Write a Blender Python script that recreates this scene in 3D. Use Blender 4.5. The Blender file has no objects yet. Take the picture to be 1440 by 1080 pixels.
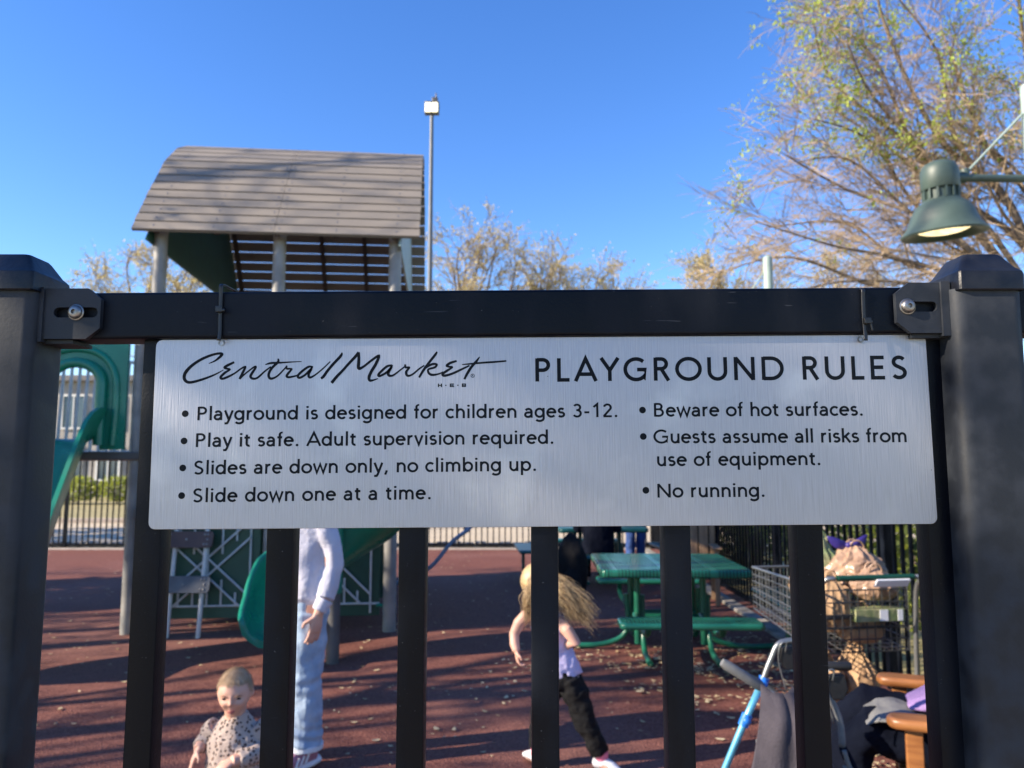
import bpy, bmesh, math, random
from mathutils import Vector, Matrix, noise
R = math.radians
PI = math.pi
V = Vector
scene = bpy.context.scene
C = scene.collection
rnd = random.Random(7)

# ---------------------------------------------------------------- camera
cd = bpy.data.cameras.new('camera')
cam = bpy.data.objects.new('camera', cd)
C.objects.link(cam)
cam.location = (0, 0, 1.6)
cam.rotation_euler = (R(96.1), 0, 0)
cd.sensor_width = 36
cd.lens = 27.05
cd.clip_start = 0.02
cd.clip_end = 2000
cd.dof.use_dof = True
cd.dof.focus_distance = 0.69
cd.dof.aperture_fstop = 11.0
scene.camera = cam

# ---------------------------------------------------------------- sky and sun
SUN_EL = 27.0
SUN_DIR = V((-math.cos(R(17)), -math.sin(R(17)), 0)) * math.cos(R(SUN_EL)) + V((0, 0, math.sin(R(SUN_EL))))
w = bpy.data.worlds.new('World')
scene.world = w
w.use_nodes = True
nt = w.node_tree
bg = nt.nodes['Background']
sky = nt.nodes.new('ShaderNodeTexSky')
sky.sky_type = 'NISHITA'
sky.sun_disc = False
sky.sun_elevation = R(SUN_EL)
sky.sun_rotation = math.atan2(SUN_DIR.x, SUN_DIR.y)
sky.altitude = 150
sky.air_density = 1.0
sky.dust_density = 0.05
sky.ozone_density = 3.0
hs = nt.nodes.new('ShaderNodeHueSaturation')
hs.inputs['Saturation'].default_value = 1.25
hs.inputs['Hue'].default_value = 0.513
nt.links.new(sky.outputs[0], hs.inputs['Color'])
nt.links.new(hs.outputs[0], bg.inputs['Color'])
bg.inputs['Strength'].default_value = 0.122
sd = bpy.data.lights.new('sun', 'SUN')
sd.energy = 5.0
sd.angle = R(0.5)
sd.color = (1.0, 0.86, 0.68)
so = bpy.data.objects.new('sun', sd)
C.objects.link(so)
so.location = (-20, -6, 15)
so.rotation_euler = SUN_DIR.to_track_quat('Z', 'Y').to_euler()
scene.view_settings.view_transform = 'Standard'
scene.view_settings.look = 'None'
scene.view_settings.exposure = 1.3
scene.view_settings.gamma = 1.0

# ---------------------------------------------------------------- materials
def mat(name, col, rough=0.6, metal=0.0, col2=None, scale=8.0, detail=4.0, bump=0.0, bscale=None, stretch=None,
        rough2=None, spec=None, lo=0.35, hi=0.65, sub=0.0, emit=None, estr=0.0):
    m = bpy.data.materials.new(name)
    m.use_nodes = True
    t = m.node_tree
    p = t.nodes['Principled BSDF']
    p.inputs['Base Color'].default_value = (*col, 1)
    p.inputs['Roughness'].default_value = rough
    p.inputs['Metallic'].default_value = metal
    if spec is not None:
        p.inputs['Specular IOR Level'].default_value = spec
    if sub:
        p.inputs['Subsurface Weight'].default_value = sub
        p.inputs['Subsurface Radius'].default_value = (0.01, 0.004, 0.002)
        p.inputs['Subsurface Scale'].default_value = 1.0
    if emit:
        p.inputs['Emission Color'].default_value = (*emit, 1)
        p.inputs['Emission Strength'].default_value = estr
    tc = t.nodes.new('ShaderNodeTexCoord')
    vec = tc.outputs['Object']
    if stretch:
        mp = t.nodes.new('ShaderNodeMapping')
        mp.inputs['Scale'].default_value = stretch
        t.links.new(vec, mp.inputs['Vector'])
        vec = mp.outputs[0]
    if col2 is not None or rough2 is not None:
        n = t.nodes.new('ShaderNodeTexNoise')
        n.inputs['Scale'].default_value = scale
        n.inputs['Detail'].default_value = detail
        t.links.new(vec, n.inputs['Vector'])
        rm = t.nodes.new('ShaderNodeMapRange')
        rm.inputs['From Min'].default_value = lo
        rm.inputs['From Max'].default_value = hi
        t.links.new(n.outputs['Fac'], rm.inputs['Value'])
        if col2 is not None:
            mx = t.nodes.new('ShaderNodeMix')
            mx.data_type = 'RGBA'
            mx.inputs[6].default_value = (*col, 1)
            mx.inputs[7].default_value = (*col2, 1)
            t.links.new(rm.outputs[0], mx.inputs[0])
            t.links.new(mx.outputs[2], p.inputs['Base Color'])
        if rough2 is not None:
            r2 = t.nodes.new('ShaderNodeMapRange')
            r2.inputs['To Min'].default_value = rough
            r2.inputs['To Max'].default_value = rough2
            t.links.new(rm.outputs[0], r2.inputs['Value'])
            t.links.new(r2.outputs[0], p.inputs['Roughness'])
    if bump:
        nb = t.nodes.new('ShaderNodeTexNoise')
        nb.inputs['Scale'].default_value = bscale or scale
        nb.inputs['Detail'].default_value = 5
        t.links.new(vec, nb.inputs['Vector'])
        b = t.nodes.new('ShaderNodeBump')
        b.inputs['Strength'].default_value = bump
        b.inputs['Distance'].default_value = 0.01
        t.links.new(nb.outputs['Fac'], b.inputs['Height'])
        t.links.new(b.outputs[0], p.inputs['Normal'])
    return m

def nodes_of(m):
    return m.node_tree, m.node_tree.nodes['Principled BSDF']

def mixc(t, fac, a, b):
    mx = t.nodes.new('ShaderNodeMix')
    mx.data_type = 'RGBA'
    for s, v in ((0, fac), (6, a), (7, b)):
        if hasattr(v, 'links'):
            t.links.new(v, mx.inputs[s])
        elif isinstance(v, tuple):
            mx.inputs[s].default_value = (*v, 1)
        else:
            mx.inputs[s].default_value = v
    return mx.outputs[2]

def ramp(t, val, lo, hi):
    r = t.nodes.new('ShaderNodeMapRange')
    r.inputs['From Min'].default_value = lo
    r.inputs['From Max'].default_value = hi
    t.links.new(val, r.inputs['Value'])
    return r.outputs[0]

def tnoise(t, vec, scale, detail=3):
    n = t.nodes.new('ShaderNodeTexNoise')
    n.inputs['Scale'].default_value = scale
    n.inputs['Detail'].default_value = detail
    t.links.new(vec, n.inputs['Vector'])
    return n.outputs['Fac']

M = {}
# black powder coat with chalky dust and scuffs
def fence_mat():
    m = mat('black_powder_coat', (0.004, 0.005, 0.012), 0.5, spec=0.16)
    t, p = nodes_of(m)
    tc = t.nodes.new('ShaderNodeTexCoord')
    mp = t.nodes.new('ShaderNodeMapping')
    mp.inputs['Scale'].default_value = (1, 1, 0.35)
    t.links.new(tc.outputs['Object'], mp.inputs[0])
    f1 = ramp(t, tnoise(t, mp.outputs[0], 17, 9), 0.47, 0.68)
    f2 = ramp(t, tnoise(t, tc.outputs['Object'], 420, 2), 0.755, 0.79)
    c1 = mixc(t, f1, (0.0012, 0.0022, 0.0055), (0.0075, 0.010, 0.0155))
    mq = t.nodes.new('ShaderNodeMapping'); mq.inputs['Scale'].default_value = (14, 14, 170); mq.inputs['Rotation'].default_value = (0, 0.5, 0)
    t.links.new(tc.outputs['Object'], mq.inputs[0])
    sc_ = ramp(t, tnoise(t, mq.outputs[0], 2.0, 2), 0.72, 0.75)
    c1 = mixc(t, sc_, c1, (0.03, 0.033, 0.04))
    c2 = mixc(t, f2, c1, (0.11, 0.11, 0.11))
    t.links.new(c2, p.inputs['Base Color'])
    r = t.nodes.new('ShaderNodeMapRange')
    r.inputs['To Min'].default_value = 0.38
    r.inputs['To Max'].default_value = 0.62
    t.links.new(f1, r.inputs['Value'])
    t.links.new(r.outputs[0], p.inputs['Roughness'])
    b = t.nodes.new('ShaderNodeBump')
    b.inputs['Strength'].default_value = 0.12
    b.inputs['Distance'].default_value = 0.002
    t.links.new(tnoise(t, tc.outputs['Object'], 420, 2), b.inputs['Height'])
    t.links.new(b.outputs[0], p.inputs['Normal'])
    return m
M['fence'] = fence_mat()
M['post'] = mat('chalky_black_coat', (0.013, 0.016, 0.022), 0.5, spec=0.3, col2=(0.027, 0.032, 0.041), scale=34, detail=9, rough2=0.7,
                bump=0.03, bscale=300, lo=0.42, hi=0.62)
M['cap'] = mat('moulded_black_plastic', (0.003, 0.004, 0.008), 0.36, spec=0.3, col2=(0.013, 0.015, 0.021), scale=30, rough2=0.5, bump=0.06, bscale=200)

def sign_mat():
    m = mat('brushed_aluminium', (0.62, 0.64, 0.71), 0.42, metal=0.72)
    t, p = nodes_of(m)
    tc = t.nodes.new('ShaderNodeTexCoord')
    mp = t.nodes.new('ShaderNodeMapping')
    mp.inputs['Scale'].default_value = (900, 1, 26)
    t.links.new(tc.outputs['Object'], mp.inputs[0])
    f = ramp(t, tnoise(t, mp.outputs[0], 1.0, 4), 0.28, 0.72)
    c = mixc(t, f, (0.345, 0.345, 0.38), (0.455, 0.455, 0.485))
    st = ramp(t, tnoise(t, tc.outputs['Object'], 14, 5), 0.56, 0.74)
    c = mixc(t, st, c, (0.50, 0.50, 0.52))
    sp = ramp(t, tnoise(t, tc.outputs['Object'], 260, 1), 0.80, 0.83)
    c = mixc(t, sp, c, (0.06, 0.06, 0.06))
    t.links.new(c, p.inputs['Base Color'])
    r = t.nodes.new('ShaderNodeMapRange')
    r.inputs['To Min'].default_value = 0.36
    r.inputs['To Max'].default_value = 0.52
    t.links.new(f, r.inputs['Value'])
    t.links.new(r.outputs[0], p.inputs['Roughness'])
    b = t.nodes.new('ShaderNodeBump')
    b.inputs['Strength'].default_value = 0.25
    b.inputs['Distance'].default_value = 0.0006
    t.links.new(f, b.inputs['Height'])
    t.links.new(b.outputs[0], p.inputs['Normal'])
    return m
M['sign'] = sign_mat()
M['ink'] = mat('black_vinyl_ink', (0.004, 0.006, 0.009), 0.5, spec=0.12)
M['steel'] = mat('galvanised_bolt', (0.32, 0.31, 0.3), 0.4, metal=0.9, col2=(0.2, 0.19, 0.18), scale=200)
M['tie'] = mat('black_nylon', (0.008, 0.009, 0.011), 0.42)
M['dark'] = mat('shadow_black', (0.004, 0.004, 0.005), 0.8)

def ground_mat():
    m = mat('red_rubber_crumb', (0.17, 0.06, 0.05), 0.85, spec=0.25)
    t, p = nodes_of(m)
    tc = t.nodes.new('ShaderNodeTexCoord')
    o = tc.outputs['Object']
    vo = t.nodes.new('ShaderNodeTexVoronoi')
    vo.inputs['Scale'].default_value = 95
    t.links.new(o, vo.inputs['Vector'])
    sep = t.nodes.new('ShaderNodeSeparateColor')
    t.links.new(vo.outputs['Color'], sep.inputs[0])
    c = mixc(t, sep.outputs[0], (0.085, 0.022, 0.017), (0.245, 0.10, 0.074))
    big = ramp(t, tnoise(t, o, 0.9, 5), 0.35, 0.7)
    c2 = mixc(t, big, c, (0.15, 0.062, 0.052))
    wr = ramp(t, tnoise(t, o, 0.33, 3), 0.5, 0.62)
    c2 = mixc(t, wr, c2, (0.21, 0.105, 0.09))
    mx = t.nodes.new('ShaderNodeMix')
    mx.data_type = 'RGBA'
    mx.inputs[0].default_value = 0.45
    t.links.new(c, mx.inputs[6]); t.links.new(c2, mx.inputs[7])
    t.links.new(mx.outputs[2], p.inputs['Base Color'])
    b = t.nodes.new('ShaderNodeBump')
    b.inputs['Strength'].default_value = 0.9
    b.inputs['Distance'].default_value = 0.006
    t.links.new(vo.outputs['Distance'], b.inputs['Height'])
    t.links.new(b.outputs[0], p.inputs['Normal'])
    return m
M['rubber'] = ground_mat()
M['drygrass'] = mat('dry_lawn', (0.36, 0.29, 0.14), 0.95, col2=(0.23, 0.21, 0.09), scale=3, detail=8, bump=0.5, bscale=40)
M['concrete'] = mat('pale_concrete_road', (0.50, 0.41, 0.28), 0.9, col2=(0.42, 0.35, 0.25), scale=1.2, detail=8, bump=0.1, bscale=60)
M['kerb'] = mat('rough_limestone', (0.33, 0.30, 0.26), 0.9, col2=(0.14, 0.13, 0.11), scale=9, detail=8, bump=0.6, bscale=14)
M['band'] = mat('concrete_band', (0.42, 0.36, 0.31), 0.9, col2=(0.3, 0.25, 0.21), scale=5, detail=6)
M['leaflitter'] = mat('fallen_leaf', (0.62, 0.52, 0.33), 0.8, col2=(0.46, 0.33, 0.16), scale=3)
M['slat'] = mat('weathered_composite_board', (0.235, 0.205, 0.17), 0.7, col2=(0.18, 0.155, 0.128), scale=3, detail=5, stretch=(0.35, 5, 5), bump=0.1, bscale=30, lo=.2, hi=.9)
M['slatdark'] = mat('brown_roof_rib', (0.07, 0.055, 0.045), 0.7)
M['polegrey'] = mat('dull_grey_pole', (0.13, 0.14, 0.15), 0.5, col2=(0.10, 0.11, 0.12), scale=3)
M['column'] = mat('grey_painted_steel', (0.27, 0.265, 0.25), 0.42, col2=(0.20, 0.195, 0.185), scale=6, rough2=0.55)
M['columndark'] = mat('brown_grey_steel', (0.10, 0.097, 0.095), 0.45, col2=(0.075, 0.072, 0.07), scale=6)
M['hdpe'] = mat('dark_green_board', (0.012, 0.062, 0.04), 0.5, col2=(0.016, 0.078, 0.052), scale=5)
M['slide'] = mat('green_rotomoulded_plastic', (0.006, 0.20, 0.125), 0.26, col2=(0.01, 0.17, 0.11), scale=6, rough2=0.38)
M['trim'] = mat('white_coated_bar', (0.62, 0.64, 0.63), 0.45, col2=(0.5, 0.52, 0.52), scale=8)
M['brown'] = mat('brown_step_plate', (0.10, 0.055, 0.045), 0.55, col2=(0.08, 0.045, 0.04), scale=10)
M['greyplate'] = mat('grey_step_plate', (0.13, 0.14, 0.15), 0.6, col2=(0.1, 0.105, 0.115), scale=10)
M['blueTube'] = mat('pale_blue_tube', (0.24, 0.33, 0.46), 0.35, metal=0.2, col2=(0.2, 0.28, 0.4), scale=7)
M['lampgreen'] = mat('sage_green_enamel', (0.055, 0.085, 0.073), 0.5, col2=(0.045, 0.07, 0.06), scale=8)
M['poleGreen'] = mat('pale_green_pole', (0.30, 0.38, 0.34), 0.5, col2=(0.25, 0.32, 0.29), scale=6)
M['lens'] = mat('lit_lens', (0.9, 0.85, 0.65), 0.3, emit=(1.0, 0.80, 0.42), estr=0.75)
def lens_mat():
    m = M['lens']
    t, p = nodes_of(m)
    tc = t.nodes.new('ShaderNodeTexCoord')
    vo = t.nodes.new('ShaderNodeTexVoronoi'); vo.inputs['Scale'].default_value = 22
    t.links.new(tc.outputs['Object'], vo.inputs['Vector'])
    r = t.nodes.new('ShaderNodeMapRange')
    r.inputs['From Max'].default_value = .7; r.inputs['To Min'].default_value = 1.05; r.inputs['To Max'].default_value = 0.48
    t.links.new(vo.outputs['Distance'], r.inputs['Value'])
    t.links.new(r.outputs[0], p.inputs['Emission Strength'])
lens_mat()
M['bulb'] = mat('lit_floodlight', (0.9, 0.9, 0.8), 0.3, emit=(1.0, 0.88, 0.50), estr=0.75)
M['bark'] = mat('grey_brown_bark', (0.20, 0.155, 0.12), 0.9, col2=(0.11, 0.085, 0.07), scale=12, detail=6, bump=0.5, bscale=20)
M['twig'] = mat('grey_twig', (0.37, 0.275, 0.175), 0.85, col2=(0.25, 0.185, 0.115), scale=2)
M['twigbark'] = mat('pale_limb_bark', (0.22, 0.17, 0.13), 0.9, col2=(0.13, 0.10, 0.08), scale=9, detail=6, bump=0.4, bscale=18)
M['twigpale'] = mat('ochre_budding_twig', (0.33, 0.255, 0.15), 0.85, col2=(0.23, 0.175, 0.11), scale=2)
def leaf_mat(name, a, b):
    m = mat(name, a, 0.55, col2=b, scale=1.3, detail=6)
    t, p = nodes_of(m)
    out = t.nodes['Material Output']
    tr = t.nodes.new('ShaderNodeBsdfTranslucent')
    tr.inputs[0].default_value = (*[min(1, x * 1.3) for x in a], 1)
    ms = t.nodes.new('ShaderNodeMixShader')
    ms.inputs[0].default_value = 0.4
    t.links.new(p.outputs[0], ms.inputs[1])
    t.links.new(tr.outputs[0], ms.inputs[2])
    t.links.new(ms.outputs[0], out.inputs[0])
    return m
M['leafspring'] = leaf_mat('spring_leaf', (0.38, 0.45, 0.07), (0.25, 0.35, 0.05))
M['leafochre'] = leaf_mat('ochre_catkin_leaf', (0.50, 0.42, 0.19), (0.38, 0.31, 0.13))
M['leafdark'] = leaf_mat('evergreen_leaf', (0.10, 0.13, 0.03), (0.05, 0.075, 0.02))
M['leafhedge'] = leaf_mat('hedge_leaf', (0.30, 0.33, 0.05), (0.17, 0.22, 0.03))

def table_mat():
    m = mat('green_coated_perforated_steel', (0.016, 0.13, 0.085), 0.22)
    t, p = nodes_of(m)
    tc = t.nodes.new('ShaderNodeTexCoord')
    sx = t.nodes.new('ShaderNodeSeparateXYZ')
    t.links.new(tc.outputs['Object'], sx.inputs[0])
    def sinm(out, k):
        a = t.nodes.new('ShaderNodeMath'); a.operation = 'MULTIPLY'; a.inputs[1].default_value = k
        t.links.new(out, a.inputs[0])
        s = t.nodes.new('ShaderNodeMath'); s.operation = 'SINE'
        t.links.new(a.outputs[0], s.inputs[0])
        return s.outputs[0]
    a = ramp(t, sinm(sx.outputs[0], 2 * PI / 0.028), 0.1, 0.4)
    b = ramp(t, sinm(sx.outputs[1], 2 * PI / 0.20), -0.80, -0.74)
    c = ramp(t, sinm(sx.outputs[0], 2 * PI / 0.40), -0.93, -0.90)
    ml = t.nodes.new('ShaderNodeMath'); ml.operation = 'MULTIPLY'
    t.links.new(a, ml.inputs[0]); t.links.new(b, ml.inputs[1])
    m2 = t.nodes.new('ShaderNodeMath'); m2.operation = 'MULTIPLY'
    t.links.new(ml.outputs[0], m2.inputs[0]); t.links.new(c, m2.inputs[1])
    m3 = t.nodes.new('ShaderNodeMath'); m3.operation = 'MULTIPLY'; m3.inputs[1].default_value = 0.85
    t.links.new(m2.outputs[0], m3.inputs[0])
    t.links.new(mixc(t, m3.outputs[0], (0.016, 0.14, 0.092), (0.008, 0.02, 0.02)), p.inputs['Base Color'])
    for nm_, a0_, a1_ in (('Roughness', .22, .9), ('Specular IOR Level', .5, .05)):
        rr = t.nodes.new('ShaderNodeMapRange'); rr.inputs['To Min'].default_value = a0_; rr.inputs['To Max'].default_value = a1_
        t.links.new(m2.outputs[0], rr.inputs['Value']); t.links.new(rr.outputs[0], p.inputs[nm_])
    return m
M['tabletop'] = table_mat()
M['tablegreen'] = mat('green_coated_steel', (0.012, 0.125, 0.07), 0.3, col2=(0.01, 0.1, 0.06), scale=8)
M['teal'] = mat('teal_coated_steel', (0.012, 0.10, 0.10), 0.35, col2=(0.01, 0.08, 0.085), scale=8)
M['wood'] = mat('varnished_oak', (0.30, 0.125, 0.04), 0.38, col2=(0.19, 0.07, 0.022), scale=6, detail=6, stretch=(1, 8, 8), bump=0.12, bscale=10)
M['woodpale'] = mat('tan_outdoor_timber', (0.30, 0.19, 0.11), 0.6, col2=(0.2, 0.12, 0.07), scale=6, stretch=(8, 8, 1))
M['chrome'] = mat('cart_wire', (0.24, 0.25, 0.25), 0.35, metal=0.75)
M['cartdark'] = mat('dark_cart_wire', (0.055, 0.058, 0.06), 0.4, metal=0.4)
M['cartgreen'] = mat('green_handle_plastic', (0.006, 0.055, 0.035), 0.4)
M['white'] = mat('white_plastic', (0.72, 0.74, 0.78), 0.5)
M['rubberblack'] = mat('black_rubber', (0.012, 0.012, 0.013), 0.6, bump=0.1, bscale=120)
M['bag'] = mat('tan_paper_bag', (0.34, 0.22, 0.12), 0.8, col2=(0.33, 0.2, 0.11), scale=10, bump=0.5, bscale=16)
M['bagclear'] = mat('thin_tan_plastic_bag', (0.38, 0.25, 0.17), 0.3, col2=(0.26, 0.165, 0.11), scale=12, bump=0.8, bscale=18)
M['baggreen'] = mat('printed_bag', (0.30, 0.29, 0.16), 0.5, col2=(0.14, 0.19, 0.08), scale=14, bump=0.5, bscale=20)
M['bow'] = mat('violet_ribbon', (0.035, 0.022, 0.17), 0.4, bump=0.3, bscale=30)
M['aqua'] = mat('light_blue_anodised_tube', (0.13, 0.44, 0.66), 0.3, metal=0.45)
M['blue'] = mat('blue_plastic_clamp', (0.015, 0.14, 0.52), 0.4)
M['coat'] = mat('plum_grey_fleece', (0.056, 0.049, 0.062), 0.95, col2=(0.038, 0.033, 0.044), scale=14, bump=0.35, bscale=120)
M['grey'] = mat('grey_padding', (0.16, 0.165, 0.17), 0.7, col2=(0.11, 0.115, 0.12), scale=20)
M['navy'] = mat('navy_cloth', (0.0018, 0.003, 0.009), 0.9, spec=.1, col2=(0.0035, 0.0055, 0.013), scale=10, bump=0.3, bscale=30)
M['royal'] = mat('blue_denim', (0.03, 0.08, 0.27), 0.85, col2=(0.022, 0.06, 0.2), scale=9, bump=0.3, bscale=60)
M['blanket'] = mat('grey_lap_cloth', (0.17, 0.17, 0.165), 0.9, col2=(0.13, 0.13, 0.127), scale=10, bump=0.3, bscale=60)
M['lilacjacket'] = mat('mauve_jacket', (0.30, 0.19, 0.40), 0.85, col2=(0.24, 0.15, 0.33), scale=8, bump=0.3, bscale=40)
M['skin'] = mat('pale_skin', (0.60, 0.36, 0.27), 0.5, col2=(0.53, 0.29, 0.215), scale=14, sub=0.1)
M['lip'] = mat('lip', (0.40, 0.13, 0.11), 0.45)
M['eye'] = mat('dark_eye', (0.025, 0.02, 0.02), 0.2)
M['brow'] = mat('fair_brow', (0.22, 0.14, 0.09), 0.8)
M['hairshort'] = mat('short_ash_brown_hair', (0.40, 0.275, 0.17), 0.8, spec=0.2, col2=(0.54, 0.40, 0.27), scale=40, bump=0.25, bscale=160)
M['hairblond'] = mat('blond_hair', (0.44, 0.31, 0.16), 0.5, col2=(0.26, 0.175, 0.09), scale=30, stretch=(1, 1, 1))
M['hairgold'] = mat('golden_hair_lock', (0.56, 0.42, 0.24), 0.45, col2=(0.44, 0.31, 0.17), scale=30)
M['hairdusk'] = mat('dark_blond_lock', (0.22, 0.145, 0.075), 0.5, col2=(0.16, 0.105, 0.055), scale=30)
M['hairbrown'] = mat('brown_hair', (0.09, 0.055, 0.03), 0.5, col2=(0.05, 0.03, 0.02), scale=30)
M['sweater'] = mat('pale_lilac_fleece', (0.50, 0.50, 0.58), 0.95, col2=(0.44, 0.44, 0.52), scale=9, bump=0.45, bscale=45)
M['denim'] = mat('light_wash_denim', (0.36, 0.45, 0.56), 0.9, col2=(0.23, 0.32, 0.44), scale=11, detail=8, bump=0.35, bscale=40)
M['denimhem'] = mat('frayed_white_hem', (0.62, 0.66, 0.70), 0.95, bump=0.5, bscale=90)
M['shoe'] = mat('mauve_knit_shoe', (0.42, 0.20, 0.26), 0.9, col2=(0.34, 0.15, 0.20), scale=90)
M['lace'] = mat('pink_lace', (0.72, 0.33, 0.40), 0.8)
M['sole'] = mat('white_foam_sole', (0.74, 0.75, 0.78), 0.6)
M['tank'] = mat('lilac_jersey', (0.62, 0.57, 0.78), 0.9, col2=(0.56, 0.50, 0.72), scale=9, bump=0.4, bscale=26)
M['leggings'] = mat('black_leggings', (0.005, 0.005, 0.006), 0.85, spec=.25, col2=(0.009, 0.009, 0.010), scale=12, bump=0.3, bscale=26)
M['sock'] = mat('pink_sock', (0.75, 0.2, 0.3), 0.9)
M['stone'] = mat('grey_stone_wall', (0.36, 0.335, 0.31), 0.9, col2=(0.26, 0.24, 0.22), scale=1.5, detail=8)
M['glass'] = mat('window_glass', (0.06, 0.09, 0.12), 0.08)
M['roofgrey'] = mat('grey_roofing', (0.16, 0.15, 0.15), 0.8, col2=(0.12, 0.115, 0.115), scale=2)
M['frame'] = mat('white_window_frame', (0.6, 0.6, 0.58), 0.5)

def leopard_mat():
    m = mat('leopard_print_jersey', (0.56, 0.47, 0.42), 0.9)
    t, p = nodes_of(m)
    tc = t.nodes.new('ShaderNodeTexCoord')
    o = tc.outputs['Object']
    wn = t.nodes.new('ShaderNodeTexNoise'); wn.inputs['Scale'].default_value = 60
    t.links.new(o, wn.inputs['Vector'])
    ad = t.nodes.new('ShaderNodeVectorMath'); ad.operation = 'MULTIPLY_ADD'
    ad.inputs[1].default_value = (0.012, 0.012, 0.012)
    t.links.new(wn.outputs['Color'], ad.inputs[0]); t.links.new(o, ad.inputs[2])
    vo = t.nodes.new('ShaderNodeTexVoronoi'); vo.inputs['Scale'].default_value = 64
    vo.inputs['Randomness'].default_value = 0.7
    t.links.new(ad.outputs[0], vo.inputs['Vector'])
    ring = ramp(t, vo.outputs['Distance'], 0.40, 0.32)
    core = ramp(t, vo.outputs['Distance'], 0.12, 0.17)
    ml = t.nodes.new('ShaderNodeMath'); ml.operation = 'MULTIPLY'
    t.links.new(ring, ml.inputs[0])
    br = ramp(t, tnoise(t, o, 110, 1), 0.36, 0.42)
    t.links.new(br, ml.inputs[1])
    c = mixc(t, ring, (0.40, 0.315, 0.27), (0.22, 0.135, 0.095))
    m2 = t.nodes.new('ShaderNodeMath'); m2.operation = 'MULTIPLY'
    t.links.new(ml.outputs[0], m2.inputs[0]); t.links.new(core, m2.inputs[1])
    c = mixc(t, m2.outputs[0], c, (0.03, 0.026, 0.03))
    t.links.new(c, p.inputs['Base Color'])
    return m
M['leopard'] = leopard_mat()

# ---------------------------------------------------------------- helpers
ROOTM = {}
def link(o):
    C.objects.link(o)
    return o

def tag(o, label=None, cat=None, group=None, kind=None):
    if label: o['label'] = label
    if cat: o['category'] = cat
    if group: o['group'] = group
    if kind: o['kind'] = kind
    return o

def empty(name, loc, rz=0.0, ry=0.0):
    o = bpy.data.objects.new(name, None)
    o.empty_display_size = 0.1
    link(o)
    o.location = loc
    o.rotation_euler = (0, ry, rz)
    ROOTM[o.name] = Matrix.Translation(V(loc)) @ Matrix.Rotation(rz, 4, 'Z') @ Matrix.Rotation(ry, 4, 'Y')
    return o

def copy_tree(o, parent=None):
    c = o.copy()
    C.objects.link(c)
    c.parent = parent
    for ch in list(o.children):
        copy_tree(ch, c)
    return c

def frame_of(d, ref=None):
    d = d.normalized()
    r = V(ref) if ref is not None else (V((0, 0, 1)) if abs(d.z) < 0.9 else V((1, 0, 0)))
    s = r - d * r.dot(d)
    if s.length < 1e-4:
        r = V((0, 1, 0)); s = r - d * r.dot(d)
    s.normalize()
    return s, d.cross(s)

def smooth_path(pts, n=4):
    """Catmull-Rom resample of a list of tuples of any dimension"""
    P = [tuple(p) for p in pts]
    out = []
    for i in range(len(P) - 1):
        p0 = P[max(i - 1, 0)]; p1 = P[i]; p2 = P[i + 1]; p3 = P[min(i + 2, len(P) - 1)]
        for k in range(n):
            t = k / n
            out.append(tuple(0.5 * (2 * b + (c - a) * t + (2 * a - 5 * b + 4 * c - d) * t * t + (3 * b - a - 3 * c + d) * t ** 3)
                             for a, b, c, d in zip(p0, p1, p2, p3)))
    out.append(P[-1])
    return out

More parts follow.
